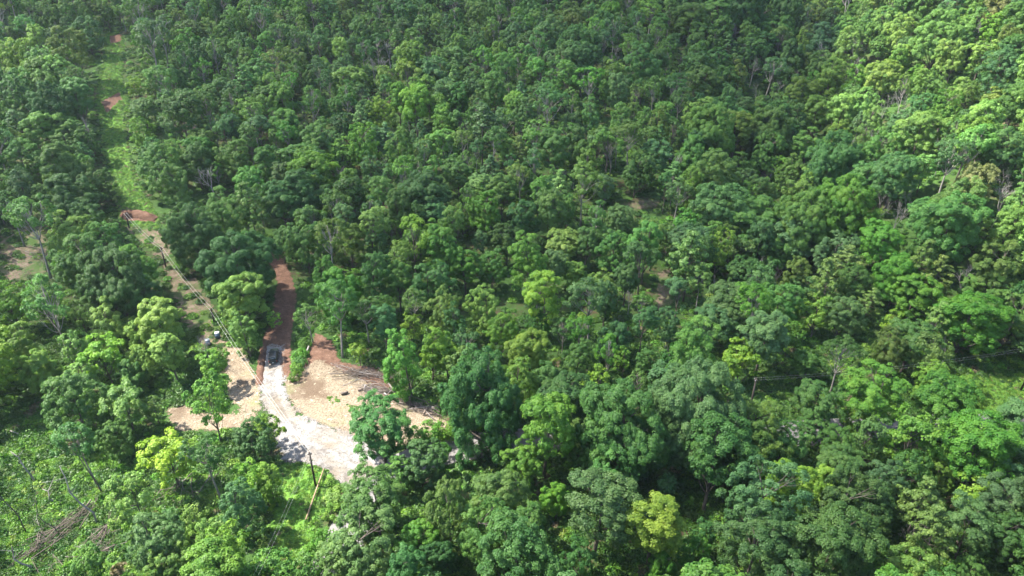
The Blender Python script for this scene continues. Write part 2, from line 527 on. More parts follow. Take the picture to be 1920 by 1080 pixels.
# an earth berm across the corridor and a low cut bank along the left side of the track
def mound(name, px, width, height, mat, label):
    c = smooth_path(np.array([ground_at(u, v)[:2] for u, v in px]), 6)
    t = np.gradient(c, axis=0); n = np.stack([-t[:, 1], t[:, 0]], -1) / np.linalg.norm(t, axis=1)[:, None]
    prof = [(-1, -0.3), (-0.7, 0.35), (-0.35, 0.85), (0, 1.0), (0.3, 0.9), (0.65, 0.45), (1, -0.3)]
    v, f = [], []
    r = random.Random(5)
    for i in range(len(c)):
        e = min(i, len(c) - 1 - i) / 4.0
        e = min(1.0, 0.25 + e)
        for a, b in prof:
            q = c[i] + n[i] * a * width * (0.8 + 0.4 * r.random())
            v.append((q[0], q[1], float(hgt(q[0], q[1])) + b * height * e * (0.8 + 0.4 * r.random())))
    k = len(prof)
    for i in range(len(c) - 1):
        for j in range(k - 1):
            f.append((i * k + j, i * k + j + 1, (i + 1) * k + j + 1, (i + 1) * k + j))
    me = mesh_np(name, v, f, [mat], {'edge': ('POINT', np.full(len(v), 9.0))}, smooth=True)
    o = link(name, me)
    tag(o, label, kind='structure')
mound('earth_berm', [(226, 404), (250, 402), (272, 406), (292, 412)], 1.4, 1.1, M['dirt'], 'red-brown earth berm across the power line corridor')
mound('earth_bank', [(499, 632), (493, 660), (489, 690), (486, 722)], 0.8, 0.45, M['dirt'], 'dark earth bank along the gravel road beside the parked vehicle')

# ------------------------------------------------------------------ tree prototypes
def leaf_cards(P, N, size, elong, r):
    """Folded diamond leaf sprays: four corners, two triangles each."""
    n = len(P)
    up = r.normal(size=(n, 3))
    a = np.cross(N, up); a /= np.linalg.norm(a, axis=1)[:, None] + 1e-9
    b = np.cross(N, a)
    s = size[:, None]
    v = np.stack([P - a * s * elong, P - b * s * 0.5 + N * s * 0.12, P + a * s * elong, P + b * s * 0.5 + N * s * 0.12], 1)
    base = np.arange(n)[:, None] * 4
    f = np.concatenate([base + np.array([[0, 1, 2]]), base + np.array([[0, 2, 3]])], 1).reshape(-1, 3)
    return v.reshape(-1, 3), f

def unit(n, r):
    d = r.normal(size=(n, 3))
    return d / np.linalg.norm(d, axis=1)[:, None]

def grow_crown(centers, radii, axis_c, r, per, leaf, flat=0.85, elong=0.62, upb=0.45, inner=0.25, tone=None):
    """Leaf sprays over many small clumps. centers/radii: clumps; axis_c: the crown's centre."""
    P, N, T = [], [], []
    for ci_, (c, rad) in enumerate(zip(centers, radii)):
        k = max(8, int(per * (rad / 0.7) ** 2 * r.uniform(0.8, 1.2)))
        out = c - axis_c
        out = out / (np.linalg.norm(out) + 1e-6)
        d = unit(k, r) + out * 0.55 + np.array([0, 0, 0.35])
        d /= np.linalg.norm(d, axis=1)[:, None]
        q = r.uniform(0.72, 1.08, (k, 1))
        q[: int(k * inner)] = r.uniform(0.2, 0.7, (int(k * inner), 1))
        p = c + d * q * rad * np.array([1, 1, flat])
        nn = d * 0.85 + out * 0.15 + np.array([0, 0, upb]) + r.normal(size=(k, 3)) * 0.30
        nn /= np.linalg.norm(nn, axis=1)[:, None]
        P.append(p); N.append(nn)
        ct = r.normal(0.5, 0.12) + (0 if tone is None else tone[ci_])
        T.append(np.clip(ct + r.normal(0, 0.16, k), 0, 1))
    P, N, T = np.concatenate(P), np.concatenate(N), np.concatenate(T)
    size = leaf * r.uniform(0.7, 1.35, len(P))
    v, f = leaf_cards(P, N, size, elong, r)
    return v, f, np.repeat(T, 2)

def limb(mb, a, b, r0, r1, r, sag=0.12, sides=5, seg=5):
    a, b = np.array(a), np.array(b)
    L = np.linalg.norm(b - a)
    side = r.normal(size=3) * L * 0.06
    pts, rad = [], []
    for i in range(seg + 1):
        t = i / seg
        p = a + (b - a) * t + np.array([0, 0, 1]) * L * sag * math.sin(math.pi * t) * -0.4 + side * math.sin(math.pi * t)
        pts.append(p); rad.append(r0 + (r1 - r0) * t)
    mb.tube(pts, rad, sides)
    return pts

PROTO = {}
def finish(kind, trunk, cv, cf, ct, H, W, leafmat, barkmat):
    tm = trunk.mesh('trunk', barkmat, True) if trunk is not None else None
    cm = mesh_np('crown', cv, cf, [leafmat], {'tint': ('FACE', ct)}) if cv is not None else None
    if cv is not None:
        W = 2 * float(np.percentile(np.hypot(cv[:, 0], cv[:, 1]), 96)); H = float(np.percentile(cv[:, 2], 99.5))
    PROTO.setdefault(kind, []).append({'trunk': tm, 'crown': cm, 'H': H, 'W': W,
                                       'raw': (trunk, cv, cf, ct, leafmat, barkmat)})

def broadleaf(kind, seed, H, W, base, nlobe, lobe_r, per_lobe, clump_r, per, leaf, squash=1.0, top=0.0, trunk_r=0.26, limbs=9, pale=False, flat=0.85, inside=0.25):
    r = np.random.default_rng(seed)
    zc, rz, rx = H * (base + 1) / 2, H * (1 - base) / 2, W / 2
    cen = np.array([0, 0, zc])
    skew = r.normal(size=3) * np.array([0.13, 0.13, 0.05])
    lobes = []
    tries = 0
    while len(lobes) < nlobe and tries < 4000:
        tries += 1
        d = unit(1, r)[0]
        if d[2] < -0.8: continue
        d[2] = d[2] + top * r.uniform(0, 1)
        d /= np.linalg.norm(d)
        rad = lobe_r * r.uniform(0.75, 1.25)
        ext = r.uniform(0.7, 1.12) * (1 + float(d @ skew) * 1.6)
        k = ext * np.array([rx - rad * 0.8, rx - rad * 0.8, rz - rad * 0.75])
        p = cen + d * k * (1 if r.random() < 0.8 else r.uniform(0.3, 0.8))
        if any(np.linalg.norm(p - q) < (rad + s) * 0.52 for q, s in lobes): continue
        lobes.append((p, rad))
    cl, cr, tone = [], [], []
    for p, rad in lobes:
        lt = r.normal(0, 0.16)
        out = (p - cen); out = out / (np.linalg.norm(out) + 1e-6)
        for _ in range(int(per_lobe * (rad / lobe_r) ** 2)):
            d = unit(1, r)[0] + out * 0.6 + np.array([0, 0, 0.3])
            d /= np.linalg.norm(d)
            cl.append(p + d * rad * r.uniform(0.6, 1.0) * np.array([1, 1, 0.85]))
            cr.append(clump_r * r.uniform(0.6, 1.4))
            tone.append(lt)
    cv, cf, ct = grow_crown(np.array(cl), np.array(cr), cen, r, per, leaf, flat, inner=inside, tone=tone)
    mb = MB()
    lean = r.normal(size=2) * 0.02 * H
    tp = [np.array([lean[0] * t + 0.12 * math.sin(5 * t + seed), lean[1] * t + 0.12 * math.cos(4 * t + seed), H * 0.86 * t - 0.4 * (1 - t)]) for t in np.linspace(0, 1, 8)]
    mb.tube(tp, [trunk_r * (1.35 if i == 0 else 1) * (1 - 0.85 * i / 7) for i in range(8)], 7)
    order = sorted(range(len(lobes)), key=lambda i: lobes[i][0][2])
    for i in order[:limbs] + order[-3:]:
        p, rad = lobes[i]
        zt = max(0.22, min(0.8, (p[2] / H) - 0.16))
        a = tp[min(7, int(zt * 8))]
        pts = limb(mb, a, p, trunk_r * 0.42, trunk_r * 0.1, r)
        for _ in range(2):
            q = p + unit(1, r)[0] * rad * 0.8
            limb(mb, pts[3], q, trunk_r * 0.17, trunk_r * 0.04, r, 0.1, 4, 3)
    finish(kind, mb, cv, cf, ct, H, W, M['leaf'], M['bark_pale'] if pale else M['bark'])

def pine(seed, H, W):
    r = np.random.default_rng(seed)
    cl, cr = [], []
    mb = MB()
    mb.tube([(0.1 * math.sin(4 * t), 0.1 * math.cos(3 * t), H * 0.97 * t - 0.3 * (1 - t)) for t in np.linspace(0, 1, 7)], [0.22 * (1 - 0.85 * i / 6) for i in range(7)], 7)
    z = 0.34
    while z < 0.99:
        k = 5 if z < 0.85 else 3
        L = W / 2 * (0.55 + 0.75 * math.sin(math.pi * min(1, (z - 0.2) / 0.62) * 0.95)) * (1.0 if z < 0.75 else max(0.12, (1.02 - z) / 0.27))
        a0 = r.uniform(0, 6.28)
        for i in range(k):
            a = a0 + 6.28 * i / k + r.normal(0, 0.25)
            l = L * r.uniform(0.6, 1.1)
            e = np.array([math.cos(a) * l, math.sin(a) * l, z * H + l * 0.18])
            limb(mb, (0, 0, z * H), e, 0.05, 0.015, r, 0.2, 4, 3)
            for t in (0.5, 0.75, 1.0):
                cl.append(np.array([e[0] * t, e[1] * t, z * H + (e[2] - z * H) * t]) + r.normal(size=3) * 0.15)
                cr.append(r.uniform(0.45, 0.75) * (0.6 + 0.5 * t))
        z += r.uniform(0.05, 0.085)
    for k in range(5):                                   # bare dead stubs on the lower stem
        a = r.uniform(0, 6.28)
        limb(mb, (0, 0, H * (0.12 + 0.05 * k)), (math.cos(a) * 1.1, math.sin(a) * 1.1, H * (0.13 + 0.05 * k)), 0.03, 0.01, r, 0, 4, 2)
    cv, cf, ct = grow_crown(np.array(cl), np.array(cr), np.array([0, 0, H * 0.6]), r, 46, 0.26, 0.42, 0.95, 0.5)
    finish('P', mb, cv, cf, ct, H, W, M['needle'], M['bark'])

def bare(seed, H, W, depth=4):
    r = np.random.default_rng(seed)
    mb = MB()
    def rec(p, d, L, rad, lev):
        d = d / np.linalg.norm(d)
        q = p + d * L
        m = (p + q) / 2 + r.normal(size=3) * L * 0.06
        rad = max(rad, 0.022)
        mb.tube([p, m, q], [rad, rad * 0.85, rad * 0.62], 6 if lev < 2 else 4, cap=False)
        if lev >= depth: return
        for _ in range(r.integers(2, 4) + (1 if lev in (1, 2) else 0)):
            nd_ = d + r.normal(size=3) * (0.42 if lev < 2 else 0.5) + np.array([0, 0, 0.16])
            rec(p + d * L * r.uniform(0.55, 1.0), nd_, L * r.uniform(0.5, 0.78), rad * 0.5, lev + 1)
    rec(np.array([0, 0, -0.3]), np.array([0.04, 0.02, 1.0]), H * 0.46, 0.20, 0)
    zs = np.array([v[2] for v in mb.v]); xs = np.array([math.hypot(v[0], v[1]) for v in mb.v])
    finish('X', mb, None, None, None, float(zs.max()), float(np.percentile(xs, 97) * 2), None, M['dead_wood'])

rv = random.Random(21)
for s in range(7):
    lr = rv.uniform(1.35, 2.3)
    broadleaf('R', 100 + s, rv.uniform(12.5, 15.5), 11.0, rv.uniform(0.02, 0.24), int(32 * (1.85 / lr) ** 1.5), lr, int(11 * (lr / 1.85) ** 1.2), rv.uniform(0.52, 0.74), 132, 0.195, limbs=9, top=rv.uniform(0, 0.3))
for s in range(3):                                      # the biggest oaks: more limbs and clumps, leaves of the same size
    broadleaf('Q', 150 + s, 17.5, 16.5, rv.uniform(0.02, 0.12), 62, rv.uniform(1.9, 2.3), 14, 0.72, 118, 0.205, limbs=14, trunk_r=0.4, top=0.15)
for s in range(5):
    lr = rv.uniform(1.1, 1.75)
    broadleaf('T', 200 + s, 15.0, rv.uniform(6.4, 8.2), rv.uniform(0.04, 0.3), int(27 * (1.5 / lr) ** 1.4), lr, int(10 * (lr / 1.5) ** 1.2), rv.uniform(0.48, 0.66), 132, 0.188, limbs=9, top=rv.uniform(0.1, 0.4))
for s in range(6):
    lr = rv.uniform(0.95, 1.5)
    broadleaf('O', 300 + s, 16.0, rv.uniform(6.8, 8.6), rv.uniform(0.40, 0.6), rv.randint(9, 16), lr, int(9 * lr / 1.3), rv.uniform(0.45, 0.62), 80, 0.21, limbs=14, pale=(s % 3 != 2), trunk_r=rv.uniform(0.17, 0.24), inside=0.15, top=0.25)
for s in range(3):
    broadleaf('F', 400 + s, 9.5, 7.0, 0.2, 22, 1.0, 9, 0.5, 58, 0.23, limbs=12, flat=0.55, trunk_r=0.16)
for s in range(3):
    pine(500 + s, 14.0, 6.5)
for s in range(3):
    bare(600 + s, 14.0, 5.0)
for s in range(3):
    broadleaf('S', 700 + s, 3.2, 4.2, -0.05, 12, 0.8, 8, 0.42, 52, 0.19, limbs=6, trunk_r=0.06)

COLOR = {'D': (0.046, 0.118, 0.028), 'M': (0.069, 0.164, 0.033), 'G': (0.078, 0.196, 0.024), 'B': (0.066, 0.150, 0.047),
         'L': (0.132, 0.242, 0.050), 'Y': (0.130, 0.250, 0.030), 'O': (0.086, 0.148, 0.028), 'N': (0.15, 0.145, 0.05), 'Z': (0.190, 0.330, 0.030)}
ASPECT = {'R': (1.2, 6, 19, 0.62), 'T': (1.75, 6, 20, 0.6), 'O': (1.8, 7, 20, 0.73), 'F': (1.35, 4, 13, 0.6), 'P': (2.0, 7, 19, 0.65),
          'S': (0.75, 1.2, 4, 0.5), 'X': (2.2, 6, 17, 0.62)}

# trees read off the photo: crown centre (photo pixels), crown width (pixels), form, colour
TREES = """
320 857 95 F Z;255 935 105 F L;395 760 100 F L;222 817 75 R M;150 830 80 O M;467 822 80 R D;500 812 66 F Y;443 950 78 T B;505 900 58 T G;280 1020 112 R B
340 1052 90 R L;150 1062 72 R L;323 967 38 S B;365 965 50 S L;143 753 115 R M;290 765 55 F O;393 860 78 O D;500 1075 110 S M;604 1004 56 S G;586 1052 66 S M;622 962 44 S G;664 948 60 S M
632 935 46 S L;717 807 116 R D;790 868 94 R D;748 884 70 R M;563 662 26 S G;559 690 26 S G;574 642 26 S M;554 706 22 S G;567 676 24 S M;824 846 44 S M;904 852 44 S D;1085 832 84 R M;645 1045 84 R M;1470 822 84 R M;800 812 64 S G;842 806 46 S G;778 822 50 S M;707 947 112 R M;683 1032 140 R B;783 1010 92 R G;827 1040 62 R D;940 915 112 R M;900 995 112 R M
973 1050 165 R M;993 985 62 T M;977 870 95 R G;1023 808 98 T G;1043 935 60 R Y;1120 965 125 T B;1223 985 108 T Y;1083 1055 80 R M;1163 880 112 R M;1100 867 62 R M
930 745 185 R D;853 745 56 T L;1173 800 165 R D;1233 832 92 R D;1057 753 110 R D;1267 747 120 R B;1250 920 40 T B;1310 755 170 R B;1333 868 112 T D;1420 800 138 R O
1413 847 110 R D;1523 805 72 R M;1527 752 92 R M;1563 830 70 R M;1657 742 120 R G;1760 762 110 R G;1820 752 60 T G;1710 800 50 S G;1600 784 70 S G;1713 835 110 F G
1833 843 130 R G;1895 797 120 R B;1647 900 92 R B;1697 882 92 F M;1757 893 72 R G;1880 890 82 R B;1480 905 120 R Y;1545 910 80 R Y;1430 955 150 R B;1570 955 130 R D
1413 1030 160 R B;1550 1025 150 R D;1632 950 90 R D;1725 940 76 P O;1755 1005 76 P O;1713 998 44 X D;1830 933 72 F Y;1873 935 105 R B;1817 990 120 R B;1897 1010 105 R D
1717 1060 82 F L;1820 1068 74 R M;1300 1030 62 R G;1323 1005 46 T D;1563 872 80 R M;1390 850 60 R D;1463 1072 46 F L;1240 1060 60 R G
1517 420 120 R M;1597 393 115 R G;1777 417 110 R M;1560 470 85 R B;1473 450 98 R B;1523 457 40 T D;1653 457 76 R G;1683 520 92 R G;1713 550 84 R G;1760 520 56 P O
1560 530 60 P O;1587 500 56 P O;1720 493 60 P O;1500 517 70 R O;1460 473 70 R M;1507 540 60 R B;1387 510 62 R D;1627 567 46 P O;1467 573 82 R M;1530 593 66 F Y
1480 633 56 F G;1407 577 80 O G;1580 590 72 R B;1680 607 48 F Y;1753 600 56 P O;1813 600 110 R G;1897 593 92 R M;1390 680 76 F Y;1513 683 52 R M;1543 693 50 S M
1633 660 52 S G;1633 712 56 S M;1747 712 74 R Y;1877 500 100 R O;1843 547 80 R M;1810 522 40 X D;1313 527 56 O L;1320 627 60 O L;1890 430 92 R L;1747 470 72 R M
777 450 76 O Y;753 483 54 O L;840 473 76 T G;657 460 80 R O;710 457 52 R B;690 420 56 O L;913 400 76 R G;980 410 70 R D;950 453 66 R D;1003 453 42 R D
923 500 76 R M;873 507 56 T G;993 490 70 T G;1040 503 46 T B;1080 513 44 R L;1053 460 62 R L;1027 563 74 T Y;1107 567 80 O B;700 527 66 T D;653 540 60 R G
720 613 50 T B;850 550 36 F B;773 567 52 O M;913 573 80 R L;820 593 84 R L;853 613 56 T D;770 613 42 F Y;767 670 82 T G;807 660 60 T G;837 670 50 T Y
940 620 82 R G;873 687 70 R L;993 660 80 R Y;1080 673 76 R M;1170 677 46 F Y;1007 607 50 R M;1203 567 42 O G;1150 470 70 R M;1203 487 66 O B;1157 413 62 R B
1120 403 56 O M;1220 673 56 R M;1270 547 56 O B;1260 607 60 R B;673 660 36 F Y;130 443 86 R L;167 487 112 R M;233 453 76 R M;270 500 82 R G;217 527 130 R D
277 560 86 R D;190 552 70 R D;93 573 92 O M;197 613 72 T L;255 633 62 F L;195 673 76 F Y;333 617 76 T L;320 667 56 T L;260 680 60 R L;397 688 58 F Y
452 563 88 R L;458 622 58 T L;446 498 128 R D;350 433 112 R D;415 403 92 R M;470 443 62 R M;527 450 70 R M;573 457 76 R M;613 453 70 O O;578 592 46 O M
628 575 80 O M;510 600 34 F Y;635 540 80 R G;470 385 62 P O;530 380 80 R D;33 650 80 R L;70 700 72 R L;20 573 62 F Y;150 715 70 R L;240 702 56 R M
60 420 90 O M;180 410 80 R D;20 390 60 O M;30 105 60 R Y;115 140 62 R L;83 160 56 R L;137 92 76 R O;85 200 90 R D;168 190 56 T M;80 243 66 R L
127 267 62 R M;177 262 42 T D;252 165 34 F Y;250 247 50 R G;277 75 80 O B;252 208 46 R B;275 315 76 R M;340 340 82 R M;367 305 70 R D;310 155 60 O M
180 60 60 R D;20 180 70 R D;40 300 80 R M;110 320 90 R M;190 345 60 R D;130 370 90 R D;680 275 70 R G;640 285 60 R G;745 280 60 T G;830 270 55 R L
780 205 60 T Y;720 210 60 R Y;860 330 60 R M;920 320 44 P D;560 360 90 R D;600 330 80 R G;500 310 70 R M;440 300 70 R M;1340 245 90 R M;1310 220 70 R L
1430 290 70 R M;1600 90 70 R L;1760 70 95 R L;1650 90 42 R O;1720 140 40 R G;1545 70 60 R B;1690 60 70 R L;1860 60 40 T Y;1870 130 90 R B;1840 110 60 F L
1530 220 50 T L;1570 215 50 T L;1620 230 55 T L;1690 240 70 R B;1770 205 60 R G;1740 160 60 R L;1790 110 60 R L;1660 150 60 R L;1600 150 50 T G;1480 110 60 R D
1410 100 62 R D;1500 190 60 T O;1720 255 90 R L;1815 180 45 F O;1860 195 45 F O;1800 170 50 R L;1880 280 80 R B;1640 280 80 R M;1560 310 110 R D;1480 330 70 R M
1300 290 70 R M;1450 250 90 R M;1395 100 24 X D;1500 170 28 X D;1540 105 30 X D;1410 130 26 X D;1600 100 30 X D;1690 195 34 X D;1660 200 28 X D;
1700 380 26 X D;300 70 40 X D;730 100 26 X D;700 130 24 X D;830 280 36 X D;1420 175 24 X D;1835 60 26 X D;1590 10 30 X D;880 690 30 X D
400 345 40 X D;1755 620 40 X D;640 330 24 X D;1780 650 26 X D;1180 560 30 X D;960 830 40 X D;385 655 34 X D
"""
specs = []
for row in TREES.replace('\n', ';').split(';'):
    q = row.split()
    if len(q) == 5:
        specs.append((float(q[0]), float(q[1]), float(q[2]), q[3], q[4]))

T = []      # every tree: x, y, z, W, H, kind, colour, photo pixel of its crown, depth, hand-placed
def add_tree(x, y, W, H, kind, col, hand, cf):
    z = float(hgt(x, y))
    u, v, dep = project(x, y, z + H * cf)
    T.append(dict(x=x, y=y, z=z, W=W, H=H, k=kind, c=col, u=u, v=v, d=dep, hand=hand, cf=cf))

keep_off = [np.array(PX[k], float) for k in ('strip', 'cut', 'track')]
for u, v, w, k, c in specs:
    if k in 'RTO' and (u, v) != (397, 688):              # crowns stand beside the corridor and the track, not over them
        for p in keep_off:
            f = lambda a: float(poly_sd(np.array([a]), np.array([v]), p)[0])
            over = w * 0.5 + f(u) + (10, 6, -8)[[p is q for q in keep_off].index(True)]
            if over > 0 and f(u) > -w:
                u -= math.copysign(min(over, 34), f(u + 3) - f(u - 3))
    a, lo, hi, cf = ASPECT[k]
    a *= random.uniform(0.9, 1.12)
    x, y, z, dep = ground_at(u, v, 0, cf * a * w / FPX)
    W = w * 1.06 * dep / FPX
    H = W * a
    if not lo <= H <= hi:
        H = min(max(H, lo), hi)
        x, y, z, dep = ground_at(u, v, cf * H)
        W = w * dep / FPX
    add_tree(x, y, W, H, k, c, True, cf)

clear_px = [np.array(p, float) for p in PX.values()] + [np.array([project(x, y, float(hgt(x, y)))[:2] for x, y in ribbon(road_c[48:60], 2.2)])]
clear_w = [poly_world(p) for k, p in PX.items()] + [ROAD]
vis_clear = [np.array(PX[k], float) for k in PX if k not in ('slope', 'meadow2', 'tufts', 'tufts2')] + [np.array([(-60, 830), (60, 800), (130, 840), (200, 900), (240, 1000), (200, 1090), (-60, 1090)], float)] + [np.array([(845, 818), (895, 814), (898, 866), (862, 872)], float)]

def raster(polys, x0, y0, st, nx, ny, grow):
    out = np.zeros((ny, nx), bool)
    for p in polys:
        lo, hi = p.min(0) - grow - st, p.max(0) + grow + st
        a, b = max(0, int((lo[0] - x0) / st)), min(nx, int((hi[0] - x0) / st) + 2)
        c, d = max(0, int((lo[1] - y0) / st)), min(ny, int((hi[1] - y0) / st) + 2)
        if a >= b or c >= d: continue
        X, Y = np.meshgrid(x0 + (np.arange(a, b) + 0.5) * st, y0 + (np.arange(c, d) + 0.5) * st)
        out[c:d, a:b] |= poly_sd(X, Y, p) > -grow
    return out
VM = raster(vis_clear, -700, -420, 3.0, 1110, 680, 5.0) | raster([np.array(PX['strip'], float)], -700, -420, 3.0, 1110, 680, 15.0)
GM = raster(clear_w, -220, 20, 0.5, 950, 660, 1.6)
def hit(mask, x0, y0, st, xs, ys):
    i = ((np.asarray(xs) - x0) / st).astype(int); j = ((np.asarray(ys) - y0) / st).astype(int)
    ok = (i >= 0) & (j >= 0) & (i < mask.shape[1]) & (j < mask.shape[0])
    return bool(mask[j[ok], i[ok]].any())
cell = {}
def near(x, y, W, hand_only=False):
    i, j = int(x // 8), int(y // 8)
    for a in (-1, 0, 1):
        for b in (-1, 0, 1):
            for t in cell.get((i + a, j + b), ()):
                if math.hypot(t['x'] - x, t['y'] - y) < 0.345 * (t['W'] + W):
                    return True
    return False
def put(t):
    cell.setdefault((int(t['x'] // 8), int(t['y'] // 8)), []).append(t)
for t in T:
    put(t)
hand = list(T)
hu = np.array([t['u'] for t in hand]); hv = np.array([t['v'] for t in hand]); hd = np.array([t['d'] for t in hand])
hw = np.array([t['W'] / t['d'] * FPX for t in hand])

def pick_kind(u, v, r):
    if u > 1280 and v < 520:
        return r.choices('RTOPXF', (50, 24, 10, 3, 6, 7))[0]
    if u > 1280:
        return r.choices('RTOPF', (64, 18, 6, 6, 6))[0]
    if u < 560 and v > 560:
        return r.choices('RTOFS', (34, 16, 14, 26, 10))[0]
    if v < 420:
        return r.choices('RTOPX', (26, 24, 44, 4, 2))[0]
    return r.choices('RTOFX', (37, 24, 32, 6, 1))[0]
def pick_col(u, v, r):
    if u > 1500 and v < 460:
        return r.choices('LMGBYON', (40, 16, 12, 20, 4, 6, 2))[0]  # extra light green brightens the sunlit slope through leaf colour
    if u > 1280 and v < 300:
        return r.choices('DMBO', (58, 24, 14, 4))[0]  # mostly dark green: the hollow's shade is put into leaf colour
    if u > 1280:
        return r.choices('DMGBOY', (22, 32, 14, 22, 8, 2))[0]
    if u < 560 and v > 560:
        return r.choices('LMYGBD', (34, 26, 12, 14, 8, 6))[0]
    if u < 400:
        return r.choices('DMLGBO', (24, 34, 12, 12, 14, 4))[0]
    if v > 600:
        return r.choices('DMGBY', (30, 34, 16, 16, 4))[0]
    return r.choices('DMGBLO', (18, 38, 14, 20, 7, 3))[0]

rf = random.Random(4)
nfill = 0
for _ in range(42000):
    x, y = rf.uniform(-215, 250), rf.uniform(22, 345)
    u, v, dep = project(x, y, float(hgt(x, y)) + 8)
    if u < -700 or u > 2620 or v < -420 or v > 1600:
        continue
    k = pick_kind(u, v, rf)
    a, lo, hi, cf = ASPECT[k]
    base_w = {'R': 9.0, 'T': 6.8, 'O': 6.6, 'F': 6.0, 'P': 5.6, 'S': 3.4, 'X': 3.2}[k]
    if v < 420 and u < 1280: base_w *= 1.04
    elif u > 1280 or v > 690: base_w *= 1.18
    W = base_w * min(1.6, max(0.5, rf.lognormvariate(-0.04, 0.27)))
    H = min(max((0.55 * W + 0.45 * base_w) * a * rf.uniform(0.82, 1.2), lo), hi)
    if near(x, y, W * (0.6 if k == 'S' else 0.66 if (u > 1280 or v > 690) else 0.97)):
        continue
    z = float(hgt(x, y))
    px, py, pr = [], [], W / 2 / dep * FPX
    u, v, dep = project(x, y, z + H * cf)
    ph = H * (1 - cf) / dep * FPX
    sx = np.array([u, u - pr, u + pr, u, u, u - pr * .7, u + pr * .7, u - pr * .7, u + pr * .7])
    sy = np.array([v, v, v, v - ph, v + ph, v - ph * .7, v - ph * .7, v + ph * .7, v + ph * .7])
    if hit(VM, -700, -420, 3.0, sx, sy) or hit(GM, -220, 20, 0.5, [x], [y]):
        continue
    front = hd > dep + 1.0
    if ((np.hypot(hu - u, hv - v) < 0.42 * hw + 0.55 * pr) & front).any():
        continue
    add_tree(x, y, W, H, k, pick_col(u, v, rf), False, cf)
    put(T[-1])
    nfill += 1
print('trees', len(hand), nfill)

# how much of each crown shows: painter's pass at quarter size
buf = np.full((270, 480), -1, int)
yy, xx = np.mgrid[0:270, 0:480]
for i in sorted(range(len(T)), key=lambda i: -T[i]['d']):
    t = T[i]
    ru = t['W'] / 2 / t['d'] * FPX / 4 * (0.5 if t['k'] == 'X' else 0.92)
    dpr = math.atan2(CAMH - t['z'], t['y'])
    rv = (t['H'] * (1 - t['cf']) * math.cos(dpr) + t['W'] / 2 * math.sin(dpr)) * 0.85 / t['d'] * FPX / 4
    cu, cv = t['u'] / 4, t['v'] / 4
    x0, x1, y0, y1 = int(max(0, cu - ru)), int(min(480, cu + ru + 1)), int(max(0, cv - rv)), int(min(270, cv + rv + 1))
    if x0 >= x1 or y0 >= y1: continue
    m = ((xx[y0:y1, x0:x1] - cu) / ru) ** 2 + ((yy[y0:y1, x0:x1] - cv) / rv) ** 2 < 1
    buf[y0:y1, x0:x1][m] = i
cnt = np.bincount(buf[buf >= 0], minlength=len(T))
for i, t in enumerate(T):
    t['vis'] = int(cnt[i])

KNAME = {'R': 'broadleaf_tree', 'T': 'broadleaf_tree', 'O': 'broadleaf_tree', 'F': 'broadleaf_tree', 'P': 'pine_tree', 'X': 'dead_tree', 'S': 'shrub'}
single = []
for nm, most, least in (('broadleaf_tree', 300, 8), ('pine_tree', 80, 6), ('dead_tree', 80, 5), ('shrub', 60, 6)):
    c = sorted((t for t in T if KNAME[t['k']] == nm and t['vis'] >= least), key=lambda t: -t['vis'])
    single += c[:most]
for t in single:
    t['single'] = True
print('single', len(single), 'rest', len(T) - len(single))

def tree_root(t):
    pr = PROTO[t['p']][t['var']]
    o = empty(KNAME[t['k']], (t['x'], t['y'], t['z'] - 0.1), t['rz'], (t['W'] / pr['W'] * t['ax'], t['W'] / pr['W'] / t['ax'], t['H'] / pr['H']))
    o.rotation_euler = (t['lean'][0], t['lean'][1], t['rz'])
    if pr['trunk'] is not None:
        link('trunk', pr['trunk'], o)
    if pr['crown'] is not None:
        c = link('crown', pr['crown'], o)
        j = t['jit']
        c.color = (COLOR[t['c']][0] * j[0], COLOR[t['c']][1] * j[1], COLOR[t['c']][2] * j[2], 1)
    return o

for t in T:
    t['p'] = 'Q' if t['k'] == 'R' and t['W'] > 12.5 else t['k']
    t['var'] = rf.randrange(len(PROTO[t['p']]))
    t['rz'] = rf.uniform(0, 6.283)
    t['ax'] = rf.uniform(0.86, 1.16)
    t['lean'] = (rf.gauss(0, 0.045), rf.gauss(0, 0.045))
    b = rf.uniform(0.85, 1.18)
    c2, m_ = COLOR[rf.choice('DMGBLO')], rf.uniform(0, 0.12 if t['hand'] else 0.45)
    b3 = [b * rf.uniform(0.92, 1.1), b, b * rf.uniform(0.88, 1.15)]
    t['jit'] = tuple(k_ * (1 - m_ + m_ * q2 / q1) for k_, q1, q2 in zip(b3, COLOR[t['c']], c2))
for t in single:
    t['obj'] = tree_root(t)

# ------------------------------------------------------------------ geometry-node scatter for what nobody could count
def proto_object(name, pr):
    trunk, cv, cf, ct, lm, bm = pr['raw']
    key = 'joined'
    if key not in pr:
        v, f, mi, tt, n = [], [], [], [], 0
        mats = []
        if trunk is not None:
            tv = np.array([tuple(q) for q in trunk.v]); v.append(tv)
            f += [tuple(q) for q in trunk.f]; mi += [0] * len(trunk.f); tt += [0.5] * len(trunk.f); n = len(tv); mats.append(bm)
        if cv is not None:
            q4 = cv.reshape(-1, 4, 3)[::2]; mid = q4.mean(1, keepdims=True); q4 = mid + (q4 - mid) * 1.36
            k4 = np.arange(len(q4))[:, None] * 4 + n
            f2 = np.concatenate([k4 + np.array([[0, 1, 2]]), k4 + np.array([[0, 2, 3]])], 1).reshape(-1, 3)
            v.append(q4.reshape(-1, 3)); f += [tuple(q) for q in f2.tolist()]; mi += [len(mats)] * len(f2); tt += list(np.repeat(ct[::2][::2], 2)); mats.append(M['leaf_far'] if lm is M['leaf'] else M['needle_far'])
        pr[key] = mesh_np('wood_tree', np.concatenate(v), f, mats, {'tint': ('FACE', tt)}, mi)
    o = bpy.data.objects.new(name, pr[key])
    return o

